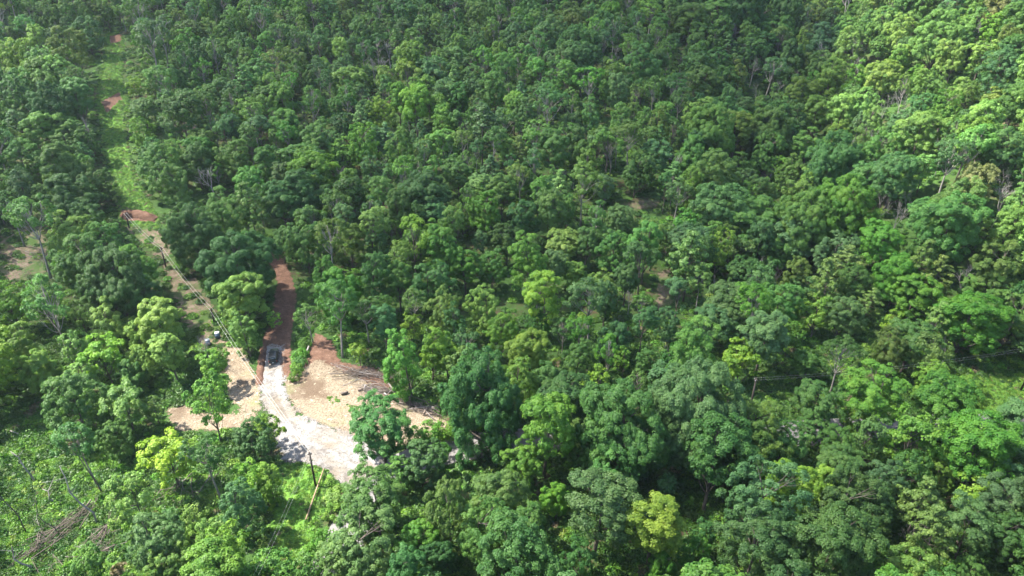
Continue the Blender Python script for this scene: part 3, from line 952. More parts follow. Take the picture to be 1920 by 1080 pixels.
def scatter(name, pts, rz, sc, idx, hues, protos, label):
    coll = bpy.data.collections.new(name + '_sources')
    for o in protos:
        coll.objects.link(o)
    me = bpy.data.meshes.new(name)
    me.vertices.add(len(pts))
    me.vertices.foreach_set('co', np.asarray(pts, np.float32).ravel())
    a = me.attributes.new('rot', 'FLOAT_VECTOR', 'POINT'); a.data.foreach_set('vector', np.stack([np.zeros(len(pts)), np.zeros(len(pts)), rz], -1).astype(np.float32).ravel())
    a = me.attributes.new('siz', 'FLOAT_VECTOR', 'POINT'); a.data.foreach_set('vector', np.asarray(sc, np.float32).ravel())
    a = me.attributes.new('pick', 'INT', 'POINT'); a.data.foreach_set('value', np.asarray(idx, np.int32))
    a = me.attributes.new('hue_of', 'FLOAT_VECTOR', 'POINT'); a.data.foreach_set('vector', np.asarray(hues, np.float32).ravel())
    o = link(name, me)
    ng = bpy.data.node_groups.new(name, 'GeometryNodeTree')
    ng.interface.new_socket('Geometry', in_out='INPUT', socket_type='NodeSocketGeometry')
    ng.interface.new_socket('Geometry', in_out='OUTPUT', socket_type='NodeSocketGeometry')
    gi, go = ng.nodes.new('NodeGroupInput'), ng.nodes.new('NodeGroupOutput')
    ci = ng.nodes.new('GeometryNodeCollectionInfo')
    ci.inputs['Collection'].default_value = coll
    ci.inputs['Separate Children'].default_value = True
    ci.inputs['Reset Children'].default_value = True
    ip = ng.nodes.new('GeometryNodeInstanceOnPoints')
    ip.inputs['Pick Instance'].default_value = True
    def named(n, ty):
        q = ng.nodes.new('GeometryNodeInputNamedAttribute'); q.data_type = ty
        q.inputs['Name'].default_value = n
        return q.outputs['Attribute']
    L = ng.links.new
    L(gi.outputs[0], ip.inputs['Points'])
    L(ci.outputs[0], ip.inputs['Instance'])
    L(named('pick', 'INT'), ip.inputs['Instance Index'])
    L(named('rot', 'FLOAT_VECTOR'), ip.inputs['Rotation'])
    L(named('siz', 'FLOAT_VECTOR'), ip.inputs['Scale'])
    L(ip.outputs[0], go.inputs[0])
    md = o.modifiers.new('scatter', 'NODES')
    md.node_group = ng
    tag(o, label, kind='stuff')
    return o

protos, pindex = [], {}
rest = [t for t in T if not t.get('single')]
for t in rest:
    key = (t['p'], t['var'])
    if key not in pindex:
        pindex[key] = len(protos)
        protos.append(proto_object('wood_tree_%04d' % len(protos), PROTO[t['p']][t['var']]))
    t['pi'] = pindex[key]
scatter('woodland', [(t['x'], t['y'], t['z'] - 0.1) for t in rest], np.array([t['rz'] for t in rest]),
        [(t['W'] / PROTO[t['p']][t['var']]['W'],) * 2 + (t['H'] / PROTO[t['p']][t['var']]['H'],) for t in rest],
        [t['pi'] for t in rest], [[q * j for q, j in zip(COLOR[t['c']], t['jit'])] for t in rest], protos, 'dense broadleaf woodland covering the far slopes and filling between the nearer trees')

# undergrowth: leafy weed clumps
def weed(seed, W, H, n, leaf, blades=False):
    r = np.random.default_rng(seed)
    a = r.uniform(0, 6.283, n); q = np.sqrt(r.uniform(0, 1, n)) * W / 2
    z = r.uniform(0.05, 1, n) ** 0.7 * H * (1 - 0.6 * (q / (W / 2)) ** 2)
    P = np.stack([q * np.cos(a), q * np.sin(a), z], -1)
    N = np.stack([0.5 * np.cos(a), 0.5 * np.sin(a), np.full(n, 0.9)], -1) + r.normal(size=(n, 3)) * 0.45
    N /= np.linalg.norm(N, axis=1)[:, None]
    v, f = leaf_cards(P, N, leaf * r.uniform(0.6, 1.4, n), 1.1 if blades else 0.65, r)
    tint = np.repeat(np.clip(r.normal(0.5, 0.22, n), 0, 1), 2)
    return mesh_np('weed', v, f, [M['weed']], {'tint': ('FACE', tint)})
wm = [weed(40 + i, 1.5, 0.55, 170, 0.15, i % 2 == 0) for i in range(5)]
WC = [(0.045, 0.110, 0.020), (0.095, 0.215, 0.028), (0.125, 0.245, 0.034), (0.145, 0.235, 0.040), (0.14, 0.125, 0.06)]
wobj = [bpy.data.objects.new('weed_%02d' % i, m) for i, m in enumerate(wm)]
bare_w = [poly_world(PX[k]) for k in ('pad', 'clear', 'track', 'track2', 'tan', 'tan2', 'strip_dirt', 'strip_dirt2', 'berm', 'bald1', 'bald2', 'bald3')] + [ROAD]
lush_w = [poly_world(PX[k]) for k in ('verge', 'strip', 'slope', 'meadow', 'meadow2')]
cut_w = poly_world(PX['cut'])
N0 = 46000
x = rng.uniform(-170, 200, N0); y = rng.uniform(35, 320, N0)
x[:14000] = rng.uniform(-110, 110, 14000); y[:14000] = rng.uniform(40, 115, 14000)      # thicker by the road
lush = []
for p in lush_w:                                    # extra points on the grassy areas
    lo, hi = p.min(0), p.max(0)
    n = int((hi[0] - lo[0]) * (hi[1] - lo[1]) * 5.0)
    a, b = rng.uniform(lo[0], hi[0], n), rng.uniform(lo[1], hi[1], n)
    k = poly_sd(a, b, p) > -0.6
    lush.append(np.stack([a[k], b[k]], -1))
tuft = [poly_world(PX[k]) for k in ('tufts', 'tufts2')]
for p, n in zip(tuft, (90, 110)):
    a, b = rng.uniform(p[:, 0].min(), p[:, 0].max(), n), rng.uniform(p[:, 1].min(), p[:, 1].max(), n)
    k = poly_sd(a, b, p) > 0
    lush.append(np.stack([a[k], b[k]], -1))
lush = np.concatenate(lush)
x = np.concatenate([x, lush[:, 0]]); y = np.concatenate([y, lush[:, 1]])
is_l = np.concatenate([np.zeros(N0, bool), np.ones(len(lush), bool)])
sdb = np.max([poly_sd(x, y, p) for p in bare_w], axis=0)
sdc = poly_sd(x, y, cut_w)
pu, pv, pd = project(x, y, hgt(x, y))
in_t = np.max([poly_sd(x, y, p) for p in tuft], axis=0) > 0
open_g = np.max([poly_sd(x, y, poly_world(PX[k])) for k in ('verge', 'strip', 'meadow')], axis=0) > 0
keep = ((sdb < np.where(is_l, 0.15 * rng.random(len(x)), -0.9)) & ~(open_g & ~is_l) | (in_t & is_l)) & (pu > -250) & (pu < 2170) & (pv > -80) & (pv < 1250) & ~((sdc > 0) & (rng.random(len(x)) < 0.55))
x, y, is_l, pu, pv = x[keep], y[keep], is_l[keep], pu[keep], pv[keep]
r1 = rng.random(len(x))
col = np.where(is_l, np.digitize(r1, [0.12, 0.62, 0.86, 0.96]), np.digitize(r1, [0.72, 0.93, 0.97, 0.98]))
scl = np.where(is_l, rng.uniform(0.28, 0.66, len(x)), rng.uniform(0.5, 1.5, len(x)))
scl = np.where(np.max([poly_sd(x, y, p) for p in tuft], axis=0) > 0, scl * 0.6, scl)
scatter('undergrowth', np.stack([x, y, hgt(x, y) - 0.03], -1), rng.uniform(0, 6.28, len(x)), np.repeat(scl[:, None], 3, 1),
        rng.integers(0, 5, len(x)), np.array(WC)[col] * rng.uniform(0.8, 1.2, (len(x), 1)), wobj, 'green weeds, grass and low undergrowth on verges, slopes and forest floor')
print('weeds', len(x))

# ------------------------------------------------------------------ broken cloud layer that shades the middle of the valley, and the hazy air
LIT = [[(-160, 600), (200, 575), (440, 535), (500, 590), (600, 640), (700, 690), (810, 770), (780, 830), (700, 870), (640, 930), (600, 1000), (500, 1160), (-160, 1160)],
       [(1585, -60), (1530, 130), (1505, 230), (1600, 330), (1760, 400), (1860, 470), (2100, 520), (2100, -60)],
       [(-100, 70), (110, 85), (150, 140), (110, 180), (60, 270), (-100, 240)],
       [(186, 205), (240, 195), (252, 345), (204, 340)]]  # cloud gap stretched along the corridor to brighten its grass
CLOUD_UP = 640.0
def cloud_layer():
    lit = [np.array([ground_at(u, v, 8.0)[:2] for u, v in p]) for p in LIT]
    st = 5.0
    xs, ys = np.arange(-330, 380, st), np.arange(-60, 460, st)
    X, Y = np.meshgrid(xs, ys)
    wob = 6.0 * np.sin(X * 0.09 + 1.3) * np.sin(Y * 0.11) + 4.0 * np.sin(X * 0.21 + Y * 0.17)
    sd = -np.max([poly_sd(X, Y, p) for p in lit], axis=0) + wob * 0.5
    rim = np.minimum(np.minimum(X - xs[0], xs[-1] - X), np.minimum(Y - ys[0], ys[-1] - Y))
    sd = np.minimum(sd, rim - 8)
    dens = sstep(-4.0, 14.0, sd)
    puff = 0.5 + 0.5 * np.sin(X * 0.06 + 2 * np.sin(Y * 0.05)) * np.sin(Y * 0.07 + 1.5 * np.sin(X * 0.04))
    hollow = np.array([ground_at(u, v, 8.0)[:2] for u, v in [(1060, -60), (1590, -60), (1530, 120), (1500, 230), (1520, 330), (1420, 340), (1330, 240), (1200, 120)]])
    dens = dens * (1 + 0.9 * sstep(-12, 12, poly_sd(X, Y, hollow)))  # unseen cloud made denser here to deepen the shade on the hollow
    thick = dens * (10 + 26 * puff)
    k = CLOUD_UP / SUN_DIR.z
    cx, cy = X + SUN_DIR.x * k, Y + SUN_DIR.y * k
    top = np.stack([cx, cy, 15 + CLOUD_UP + thick], -1).reshape(-1, 3)
    bot = np.stack([cx, cy, 15 + CLOUD_UP - thick * 0.35 - 0.05], -1).reshape(-1, 3)
    idx = np.arange(X.size).reshape(X.shape)
    q = np.stack([idx[:-1, :-1], idx[:-1, 1:], idx[1:, 1:], idx[1:, :-1]], -1)
    dq = np.max([dens[:-1, :-1], dens[:-1, 1:], dens[1:, 1:], dens[1:, :-1]], axis=0)
    f = q[dq > 0.001]
    n = X.size
    faces = np.concatenate([f, f[:, ::-1] + n])
    me = mesh_np('cloud', np.concatenate([top, bot]), faces, [cloud_mat()], {'thin': ('POINT', np.concatenate([dens.ravel(), dens.ravel()]))}, smooth=True)
    tag(link('cloud', me), 'thin broken white cloud layer drifting above the valley', kind='stuff')
def cloud_mat():
    m, nt, out = new_mat('cloud_vapour')
    th = nd(nt, 'ShaderNodeAttribute', attribute_name='thin').outputs['Fac']
    a = mth(nt, 'MULTIPLY', th, CLOUD_OPAQUE)
    d = nd(nt, 'ShaderNodeBsdfTranslucent'); d.inputs['Color'].default_value = (0.95, 0.95, 0.95, 1)
    e = nd(nt, 'ShaderNodeBsdfDiffuse'); e.inputs['Color'].default_value = (0.9, 0.9, 0.9, 1)
    w = nd(nt, 'ShaderNodeMixShader'); w.inputs[0].default_value = 0.25
    nt.links.new(d.outputs[0], w.inputs[1]); nt.links.new(e.outputs[0], w.inputs[2])
    t = nd(nt, 'ShaderNodeBsdfTransparent')
    mx = nd(nt, 'ShaderNodeMixShader')
    nt.links.new(a, mx.inputs[0]); nt.links.new(t.outputs[0], mx.inputs[1]); nt.links.new(w.outputs[0], mx.inputs[2])
    nt.links.new(mx.outputs[0], out.inputs[0])
    return m
CLOUD_OPAQUE = 0.29
cloud_layer()

def haze():
    zlo, zhi = float(gv[:, 2].min()) - 1.5, max(CAMH, float(gv[:, 2].max()) + 22) + 4
    mb = MB().box((-640, -140, zlo), (640, 780, zhi))
    m, nt, out = new_mat('hazy_air')
    pv_ = nd(nt, 'ShaderNodeVolumePrincipled')
    pv_.inputs['Color'].default_value = (0.80, 0.90, 1.0, 1)
    pv_.inputs['Density'].default_value = HAZE
    pv_.inputs['Anisotropy'].default_value = 0.2
    nt.links.new(pv_.outputs[0], out.inputs['Volume'])
    o = mb.build('haze', m)
    tag(o, 'thin pale blue summer haze filling the valley air', kind='stuff')
HAZE = 0.00008
haze()
#%%DETAILS%%
# ------------------------------------------------------------------ labels of the single trees
SHAPE = {'R': 'rounded', 'T': 'oval', 'O': 'open-crowned', 'F': 'feathery', 'P': 'layered', 'X': 'bare', 'S': 'low'}
HUE = {'D': 'dark green', 'M': 'mid-green', 'G': 'vivid green', 'B': 'blue-green', 'L': 'light green', 'Y': 'lime', 'Z': 'brightest lime', 'O': 'olive', 'N': 'brownish'}
NOUN = {'broadleaf_tree': 'tree', 'pine_tree': 'pine', 'dead_tree': 'leafless dead tree', 'shrub': 'shrub'}
GROUP = {'broadleaf_tree': 'broadleaf trees of the valley wood', 'pine_tree': 'pines among the broadleaf trees', 'dead_tree': 'leafless dead trees', 'shrub': 'shrubs along clearings and road'}
ROWS = [(150, 'along the top edge'), (290, 'on the upper slope'), (420, 'midway up the slope'), (560, 'level with the brown cut'), (690, 'level with the parked vehicle'),
        (850, 'level with the gravel pad'), (960, 'level with the standing pole'), (9999, 'along the bottom edge')]
COLS = [(160, 'at the left edge'), (420, 'at left'), (700, 'left of centre'), (960, 'just left of centre'), (1220, 'just right of centre'), (1480, 'right of centre'),
        (1740, 'at right'), (9999, 'at the right edge')]
SPECIAL = {(320, 857): 'bright lime feathery tree on the brushy slope left of the gravel pad',
           (717, 807): 'lone dark oak between the gravel pad and the paved road',
           (930, 745): 'huge dark blue-green oak overhanging the paved road, largest crown near centre',
           (465, 563): 'light green tree between the power line cut and the dirt track',
           (437, 500): 'massive dark green oak right of the power line cut',
           (1027, 563): 'tall lime-topped tree standing out near the very centre of the wood',
           (1107, 567): 'open blue-green tree with a forked pale trunk below a domed crown',
           (753, 483): 'pale open tree with whitish forked limbs in the shaded stand',
           (1223, 985): 'tall yellow-green tree on the bottom edge right of centre',
           (217, 527): 'broad dark green crown left of the power line cut',
           (1833, 843): 'dense vivid green domed tree near the right edge by the road',
           (397, 688): 'small lime tree at the edge of the tan clearing under the wires',
           (510, 600): 'small lime sapling leaning over the dirt track above the parked vehicle',
           (553, 593): 'slim open tree between the two dirt tracks'}
ORD = ['first', 'second', 'third', 'fourth', 'fifth', 'sixth', 'seventh', 'eighth', 'ninth', 'tenth', 'eleventh', 'twelfth']
buckets = {}
for t in single:
    o = t['obj']
    nm = KNAME[t['k']]
    tag(o, None, {'broadleaf_tree': 'tree', 'pine_tree': 'pine', 'dead_tree': 'dead tree', 'shrub': 'shrub'}[nm], GROUP[nm])
    sp = [l for (a, b), l in SPECIAL.items() if t['hand'] and abs(t['u'] - a) < 6 and abs(t['v'] - b) < 6]
    if sp and sp[0] not in buckets:
        o['label'] = sp[0]
        buckets[sp[0]] = []
        continue
    look = 'grey ' if t['k'] == 'X' else HUE[t['c']] + ' ' + SHAPE[t['k']] + ' '
    row = next(p for lim, p in ROWS if t['v'] < lim)
    colp = next(p for lim, p in COLS if t['u'] < lim)
    buckets.setdefault(look + NOUN[nm] + ' ' + row + ', ' + colp, []).append(t)
for lab, ts in buckets.items():
    ts.sort(key=lambda t: t['u'])
    for i, t in enumerate(ts):
        t['obj']['label'] = lab if len(ts) == 1 else lab + ', ' + ORD[i] + ' from left'

# ------------------------------------------------------------------ utility poles and wires
def height_to(u, v, v_top):
    """Height of an upright thing based at pixel u,v whose top shows at row v_top."""
    x, y, z, _ = ground_at(u, v)
    lo, hi = 0.1, 30.0
    for _ in range(40):
        m = (lo + hi) / 2
        if project(x, y, z + m)[1] > v_top: lo = m
        else: hi = m
    return (x, y, z), lo

def utility_pole(base, H, label, arm=0.7, heading=0.0):
    root = empty('utility_pole', base, heading)
    tag(root, label, 'utility pole', 'poles of the power line')
    MB().tube([(0, 0, -0.4), (0, 0, H * 0.5), (0, 0, H)], [0.16, 0.14, 0.11], 10).build('shaft', M['pole'], root, True)
    arm_o = MB().box((-arm / 2, 0.11, H - 0.55), (arm / 2, 0.22, H - 0.43)).build('crossarm', M['pole'], root)
    pts = []
    for s in (-1, 1):
        px = s * (arm / 2 - 0.12)
        ins = MB().tube([(px, 0.165, H - 0.43), (px, 0.165, H - 0.36), (px, 0.165, H - 0.28), (px, 0.165, H - 0.24)], [0.035, 0.06, 0.05, 0.03], 8)
        ins.build('insulator', M['ceramic'], arm_o, True)
        pts.append(Vector(base) + Matrix.Rotation(heading, 3, 'Z') @ Vector((px, 0.165, H - 0.23)))
    return pts

def wire(a, b, sag, label, rad=0.018):
    pts = [a.lerp(b, t) - Vector((0, 0, sag * 4 * t * (1 - t))) for t in np.linspace(0, 1, 15)]
    o = MB().tube(pts, [rad] * 15, 4).build('power_wire', M['wire'], None, True)
    tag(o, label, 'wire', 'wires of the power line')

pD, hD = height_to(592, 912, 848)
pB, hB = height_to(312, 503, 463)
pA, hA = height_to(243, 428, 398)
pC, hC = height_to(402, 606, 578)
pE = ground_at(1914, 732)[:3]
pF = ground_at(1400, 795)[:3]
pG = ground_at(462, 1250)[:3]
ends = {}
for nm, p, h, lab, hd_ in (('A', pA, hA, 'short dark utility pole by the red earth berm', 0.5), ('B', pB, hB, 'slim dark utility pole midway down the brown power line cut', 0.45),
                           ('C', pC, hC, 'dark utility pole at the lower end of the power line cut', 0.4), ('D', pD, hD, 'lone dark utility pole standing in the green verge by the gravel', 0.3),
                           ('E', pE, 9.0, 'utility pole at the right edge of the grassy strip', 1.45), ('F', pF, 9.0, 'dark utility pole among roadside trees right of centre, where the wires end', 1.5),
                           ('G', pG, 8.0, 'utility pole off the lower left corner of the verge', 0.0)):
    ends[nm] = utility_pole(p, h, lab, 0.8 if nm not in 'D' else 0.6, hd_)
sp_ = {'AB': 'upper span of the power line, from berm pole to cut pole', 'BC': 'middle span of the power line above the brown cut',
       'CD': 'long lower power line span to the verge pole', 'DG': 'power line span running down over the green verge',
       'EF': 'dark-backed power line span over the grassy strip at right'}
for k, lab in sp_.items():
    for i, side in enumerate(('left', 'right')):
        wire(ends[k[0]][i], ends[k[1]][i], 0.9, side + '-hand wire on the ' + lab, 0.016 if k in ('AB', 'BC', 'CD') else 0.006)

# the fresh pole lying in the verge
a, b = ground_at(608, 885), ground_at(575, 980)
pa, pb = Vector(a[:3]) + Vector((0, 0, 0.62)), Vector(b[:3]) + Vector((0, 0, 0.62))
lp = MB().tube([pa, pa.lerp(pb, 0.5), pb], [0.09, 0.105, 0.125], 12).build('felled_pole', M['fresh_pole'], None, True)
tag(lp, 'long tan peeled wooden pole lying in the green verge', 'log')

# ------------------------------------------------------------------ logs and brush
def twig_mesh(name, seed, mat, side=5):
    r = np.random.default_rng(seed)
    mb = MB()
    pts = [np.array([t, 0.035 * math.sin(4 * t + seed), 0.03 * math.sin(5 * t + 2 * seed)]) for t in np.linspace(0, 1, 6)]
    mb.tube(pts, [0.022 * (1 - 0.75 * i / 5) for i in range(6)], 5)
    for _ in range(side):
        t = r.uniform(0.35, 0.9)
        p = pts[int(t * 5)]
        q = p + np.array([r.uniform(0.1, 0.3), r.normal() * 0.13, abs(r.normal()) * 0.07])
        limb(mb, p, q, 0.008, 0.003, r, 0.05, 3, 2)
    return mb.mesh(name, mat, True)
TW = [twig_mesh('branch', 20 + i, M['brush']) for i in range(4)]
TW2 = [twig_mesh('branch', 30 + i, M['dead_wood']) for i in range(3)]
def align(p, q, thick=1.0):
    d = (q - p); L = d.length
    x = d.normalized(); yv = Vector((0, 0, 1)).cross(x)
    yv = yv.normalized() if yv.length > 1e-4 else Vector((0, 1, 0))
    zv = x.cross(yv)
    R = Matrix((x, yv, zv)).transposed().to_4x4()
    return R @ Matrix.Diagonal((L, L * thick, L * thick, 1))
rb = random.Random(9)
def brush_pile(fans, label, lift=0.35):
    """fans: (start pixel, end pixel, count, spread in metres)"""
    c = Vector(ground_at(*fans[0][0])[:3])
    root = empty('brush_pile', c)
    tag(root, label, 'brush pile', 'heaps of cut branches')
    for s, e, n, spread in fans:
        for _ in range(int(n * 1.5)):
            t0 = rb.uniform(-0.1, 0.8); t1 = t0 + rb.uniform(0.2, 0.55)
            a_, b_ = Vector(ground_at(*s)[:2]), Vector(ground_at(*e)[:2])
            j1, j2 = Vector((rb.gauss(0, spread), rb.gauss(0, spread))), Vector((rb.gauss(0, spread), rb.gauss(0, spread)))
            p, q = a_.lerp(b_, t0) + j1, a_.lerp(b_, t1) + j2
            if rb.random() < 0.5: p, q = q, p
            p = Vector((p.x, p.y, float(hgt(p.x, p.y)) + rb.uniform(0.1, lift + 0.4)))
            q = Vector((q.x, q.y, float(hgt(q.x, q.y)) + rb.uniform(0.1, lift + 0.9)))
            o = link('branch', rb.choice(TW if rb.random() < 0.85 else TW2), root)
            o.matrix_local = Matrix.Translation(p - c) @ align(p, q, rb.uniform(0.35, 0.85))
brush_pile([((40, 1050), (155, 962), 34, 1.1), ((90, 1030), (110, 985), 10, 1.5), ((60, 1060), (115, 1075), 8, 1.0)], 'wide fan of grey cut branches on the slope at bottom left corner')
brush_pile([((145, 1045), (215, 990), 26, 0.9), ((150, 1035), (232, 1025), 12, 0.7)], 'heap of long grey branches right of the leaning snag')
brush_pile([((300, 945), (355, 900), 16, 0.9), ((330, 950), (390, 900), 8, 0.8)], 'thin tangle of dark sticks below the lime tree')
brush_pile([((40, 475), (90, 490), 14, 1.4), ((75, 478), (72, 505), 6, 0.8)], 'pale fallen limbs in the gap at the left edge')
brush_pile([((45, 505), (50, 525), 9, 1.0)], 'small spray of pale dead limbs below the left gap')
brush_pile([((628, 690), (690, 705), 34, 1.1), ((650, 705), (735, 712), 38, 1.3)], 'dark brushy debris along the back of the straw clearing')
brush_pile([((675, 732), (735, 738), 34, 0.8), ((700, 725), (728, 740), 14, 0.8)], 'tangled heap of sticks in the middle of the clearing edge')
brush_pile([((750, 756), (818, 778), 44, 0.8)], 'heap of broken sticks at the right end of the straw clearing')
brush_pile([((222, 385), (242, 398), 8, 0.8)], 'uprooted grey snag beside the red earth berm')
brush_pile([((310, 228), (365, 240), 12, 1.0)], 'pale scattered branches in the small upper clearing')
brush_pile([((945, 828), (975, 812), 8, 0.7)], 'pale dead branches beside the paved road under the huge oak')

def log(p0, p1, rad, label, mat='cut_wood', lift=0.0, rise=0.0):
    a, b = Vector(ground_at(*p0)[:3]), Vector(ground_at(*p1)[:3])
    a.z += rad + 0.12 + lift; b.z += rad + 0.12 + rise
    m = a.lerp(b, 0.5) + Vector((rb.gauss(0, .06), rb.gauss(0, .06), 0.02))
    o = MB().tube([a, m, b], [rad, rad * 0.92, rad * 0.78], 9).build('log', M[mat], None, True)
    tag(o, label, 'log', 'loose logs')
log((719, 711), (740, 741), 0.17, 'long pale log slanting across the brush at clearing edge', 'grey_log', 0.2, 0.5)
log((709, 737), (733, 737), 0.15, 'pale log lying level below the slanting one', 'grey_log', 0.2)
log((681, 725), (696, 731), 0.16, 'short pale log left of the slanting log', 'grey_log', 0.2)
log((686, 726), (683, 735), 0.12, 'stub of pale log crossing the short log', 'dead_wood', 0.3)
log((640, 741), (653, 738), 0.24, 'short dark stump-like log on the straw', 'brush')
log((671, 734), (681, 732), 0.18, 'brown log between the dark stump and the brush heap')
log((721, 740), (726, 744), 0.17, 'small whitish billet at the front of the brush heap', 'dead_wood')
log((747, 756), (757, 760), 0.16, 'grey log midway between the two stick heaps', 'grey_log')
log((769, 754), (768, 766), 0.13, 'upended log leaning on the right stick heap', 'cut_wood', 0.7)
log((778, 764), (789, 771), 0.16, 'brown log on top of the right stick heap', 'cut_wood', 0.3)
log((794, 780), (803, 770), 0.15, 'pinkish log slanting at the right heap', 'cut_wood', 0.2, 0.4)
log((806, 768), (812, 776), 0.13, 'slim log crossing the pinkish one', 'grey_log', 0.4)
log((810, 770), (819, 771), 0.2, 'thick pale log at the far right of the heap', 'grey_log', 0.3)
log((793, 779), (815, 778), 0.14, 'long brown log at the foot of the right heap')
log((727, 697), (739, 706), 0.1, 'thin pale log in the shade behind the clearing', 'grey_log')
log((580, 654), (575, 666), 0.16, 'whitish log on the bank between the dirt tracks', 'dead_wood', 0.3)
log((36, 818), (12, 808), 0.12, 'thin pale log on the weedy slope at left edge', 'dead_wood', 0.3)
log((205, 992), (175, 1015), 0.13, 'dark log on top of the branch heap by the snag', 'brush', 0.5)
log((218, 1028), (180, 1040), 0.14, 'dark log at the lower edge of the branch heap', 'brush', 0.3)

def snag(base, top, rad, label, mat='dead_wood', fork=True):
    p, H = height_to(base[0], base[1], top[1])
    q = None
    d = ray(*top)                                        # lean: where the top pixel's ray passes at the same depth as the base
    dep = project(p[0], p[1], p[2])[2]
    tip = d * dep + np.array([0, 0, CAMH])
    tip = Vector((tip[0], p[1] + 0.4, p[2] + H))
    a = Vector(p)
    pts = [a + Vector((0, 0, -0.3))] + [a.lerp(tip, t) + Vector((0.35 * math.sin(6.5 * t + base[0]), 0.3 * math.sin(9 * t), 0)) for t in (0.2, 0.4, 0.6, 0.8, 1.0)]
    mb = MB().tube(pts, [rad * (1.2 - 0.9 * i / 5) for i in range(6)], 8)
    r = np.random.default_rng(int(base[0]))
    root = empty('snag', p)
    tag(root, label, 'snag', 'broken dead trunks')
    o = mb.build('stem', M[mat], root, True); o.location = -a
    if fork:
        m2 = MB()
        for i in (3, 4, 4):
            s = np.array(pts[i]); limb(m2, s, s + np.array([r.normal() * 0.9, r.normal() * 0.9, 0.9]), rad * 0.4, rad * 0.1, r, 0, 5, 3)
        o = m2.build('limb', M[mat], root, True); o.location = -a
snag((183, 985), (148, 880), 0.13, 'tall grey leaning snag without a crown above the branch heaps')
snag((67, 904), (44, 851), 0.13, 'white barkless broken snag on the weedy slope', 'dead_wood')
snag((104, 946), (88, 922), 0.12, 'short white broken snag below the white barkless one')
snag((50, 1000), (3, 830), 0.07, 'thin dark dead stem leaning at the left edge', 'bark')
snag((108, 1008), (85, 935), 0.07, 'thin dark dead stem amid the branch fan', 'bark')
snag((57, 1075), (36, 1030), 0.12, 'short grey dead stem in bottom left corner')
snag((193, 925), (165, 845), 0.1, 'thin dark stem behind the tall leaning snag', 'bark')

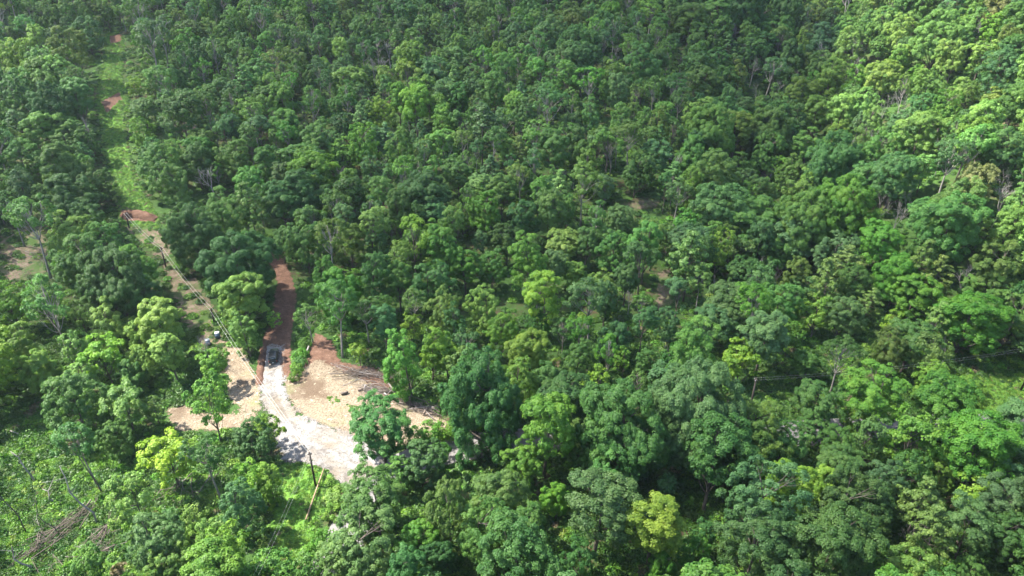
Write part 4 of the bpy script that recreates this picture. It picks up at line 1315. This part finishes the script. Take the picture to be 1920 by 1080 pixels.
# ------------------------------------------------------------------ parked vehicle
paint = plain('black_green_paint', (0.010, 0.015, 0.012), 0.32, 0.0, 0.4, 0.3, 0.1)
glass = plain('tinted_glass', (0.02, 0.035, 0.035), 0.06, 0.0, 0.8, 0.5, 0.05)
rubber = plain('tyre_rubber', (0.02, 0.02, 0.02), 0.85)
trim = plain('black_trim', (0.025, 0.025, 0.025), 0.6)
redlens = plain('red_lens', (0.35, 0.01, 0.012), 0.2, coat=0.5)
clearlens = plain('clear_lens', (0.6, 0.62, 0.62), 0.15, coat=0.5)
white = plain('white_plate', (0.75, 0.76, 0.74), 0.4)
alloy = plain('wheel_alloy', (0.45, 0.45, 0.46), 0.35, 0.8)
def vehicle(px_rear, px_front):
    a, b = Vector(ground_at(*px_rear)[:3]), Vector(ground_at(*px_front)[:3])
    hd_ = math.atan2(b.y - a.y, b.x - a.x) - math.pi / 2
    slope = math.atan2(b.z - a.z, (b - a).xy.length)
    root = empty('parked_vehicle', a + Vector((0, 0, 0.07)))
    root.rotation_euler = (slope, 0, hd_)
    root.scale = (0.85, 0.85, 0.85)
    tag(root, 'glossy black off-road wagon parked on the gravel track, tail towards the pad', 'car')
    W2, L = 0.92, 4.5                                     # rear at y = 0, front at y = L
    def ring(y, hw, z0, z1, r=0.12):
        return [(-hw + r, y, z0), (hw - r, y, z0), (hw, y, z0 + r), (hw, y, z1 - r), (hw - r, y, z1), (-hw + r, y, z1), (-hw, y, z1 - r), (-hw, y, z0 + r)]
    body = MB().hull([ring(0.02, 0.84, 0.42, 0.95), ring(0.15, W2, 0.36, 1.02), ring(0.8, W2, 0.34, 1.04), ring(2.6, W2, 0.34, 1.03), ring(3.3, W2, 0.34, 1.02),
                      ring(4.2, 0.88, 0.36, 0.95), ring(L - 0.08, 0.80, 0.42, 0.86)]).build('body', paint, root, False, 0.03)
    cab = MB().hull([[(-0.86, 0.10, 1.0), (0.86, 0.10, 1.0), (0.86, 3.25, 1.0), (-0.86, 3.25, 1.0)], [(-0.80, 0.20, 1.45), (0.80, 0.20, 1.45), (0.80, 2.85, 1.45), (-0.80, 2.85, 1.45)],
                     [(-0.72, 0.34, 1.72), (0.72, 0.34, 1.72), (0.72, 2.45, 1.72), (-0.72, 2.45, 1.72)]]).build('roof', paint, root, False, 0.05)
    MB().hull([[(-0.70, 0.085, 1.08), (0.70, 0.085, 1.08), (0.64, 0.17, 1.46), (-0.64, 0.17, 1.46)], [(-0.70, 0.12, 1.08), (0.70, 0.12, 1.08), (0.64, 0.21, 1.46), (-0.64, 0.21, 1.46)]]).build('rear_window', glass, root)
    MB().hull([[(-0.74, 3.24, 1.06), (0.74, 3.24, 1.06), (0.66, 2.72, 1.60), (-0.66, 2.72, 1.60)], [(-0.74, 3.18, 1.06), (0.74, 3.18, 1.06), (0.66, 2.66, 1.60), (-0.66, 2.66, 1.60)]]).build('windscreen', glass, root)
    for s in (-1, 1):
        for y0, y1 in ((0.35, 1.15), (1.22, 2.02), (2.09, 2.85)):
            x0, x1 = s * 0.845, s * 0.79
            MB().hull([[(x0 + s * .02, y0, 1.08), (x0 + s * .02, y1, 1.08), (x1 + s * .02, min(y1, 2.75), 1.48), (x1 + s * .02, y0 + 0.04, 1.48)],
                       [(x0 - s * .04, y0, 1.08), (x0 - s * .04, y1, 1.08), (x1 - s * .04, min(y1, 2.75), 1.48), (x1 - s * .04, y0 + 0.04, 1.48)]]).build('side_window', glass, root)
        MB().box((s * 0.80 - 0.08, -0.01, 0.68), (s * 0.80 + 0.06, 0.10, 0.96)).build('tail_light', redlens, root)
        MB().box((s * 0.62 - 0.14, L - 0.13, 0.66), (s * 0.62 + 0.14, L - 0.04, 0.82)).build('headlight', clearlens, root)
        MB().box((s * 0.98 - 0.10, 2.72, 1.06), (s * 0.98 + 0.10, 2.84, 1.22)).build('door_mirror', paint, root, False, 0.02)
        MB().tube([(s * 0.66, 0.5, 1.80), (s * 0.66, 1.4, 1.82), (s * 0.66, 2.3, 1.80)], [0.025] * 3, 6).build('roof_rail', trim, root)
        for y in (0.85, 3.65):
            wl = MB().tube([(s * 0.98, y, 0.36), (s * 0.95, y, 0.36), (s * 0.74, y, 0.36), (s * 0.71, y, 0.36)], [0.31, 0.36, 0.36, 0.31], 20).build('wheel', rubber, root)
            MB().tube([(s * 0.992, y, 0.36), (s * 0.93, y, 0.36)], [0.20, 0.23], 12).build('rim', alloy, wl)
    MB().box((-0.86, -0.10, 0.42), (0.86, 0.04, 0.62)).build('rear_bumper', trim, root, False, 0.03)
    MB().box((-0.82, L - 0.10, 0.42), (0.82, L + 0.05, 0.62)).build('front_bumper', trim, root, False, 0.03)
    MB().box((-0.17, -0.125, 0.47), (0.17, -0.104, 0.60)).build('number_plate', white, root)
    for y in (0.8, 1.5, 2.1):
        MB().box((-0.64, y - 0.03, 1.80), (0.64, y + 0.03, 1.83)).build('roof_bar', trim, root)
vehicle((513, 684), (518, 640))

# ------------------------------------------------------------------ two cabinets at the edge of the cut
blue = plain('blue_grey_paint', (0.09, 0.13, 0.19), 0.45)
def cabinet(u, v, rz, label, lid):
    root = empty('utility_cabinet', ground_at(u, v)[:3], rz)
    tag(root, label, 'cabinet', 'equipment cabinets by the cut')
    MB().box((-0.4, -0.35, 0.18), (0.4, 0.35, 1.15)).build('housing', blue, root, False, 0.03)
    MB().hull([[(-0.41, -0.36, 1.15), (0.41, -0.36, 1.15), (0.41, 0.36, 1.15), (-0.41, 0.36, 1.15)], [(-0.38, -0.32, 1.27), (0.38, -0.32, 1.27), (0.38, 0.32, 1.31), (-0.38, 0.32, 1.31)]]).build('lid', lid, root)
    d = MB().box((-0.33, -0.385, 0.26), (0.33, -0.352, 1.08)).build('door', blue, root)
    MB().box((0.22, -0.41, 0.62), (0.27, -0.388, 0.78)).build('handle', M['steel'], d)
    for sx in (-1, 1):
        for sy in (-1, 1):
            MB().box((sx * 0.34 - 0.03, sy * 0.29 - 0.03, -0.2), (sx * 0.34 + 0.03, sy * 0.29 + 0.03, 0.18)).build('leg', M['steel'], root)
cabinet(391, 648, 0.5, 'blue-grey steel cabinet beside the bare grey bush, nearer of the two', plain('grey_lid', (0.16, 0.19, 0.23), 0.4))
cabinet(409, 634, 0.2, 'blue-grey steel cabinet with bright white lid under the wires', plain('white_lid', (0.5, 0.52, 0.53), 0.4))
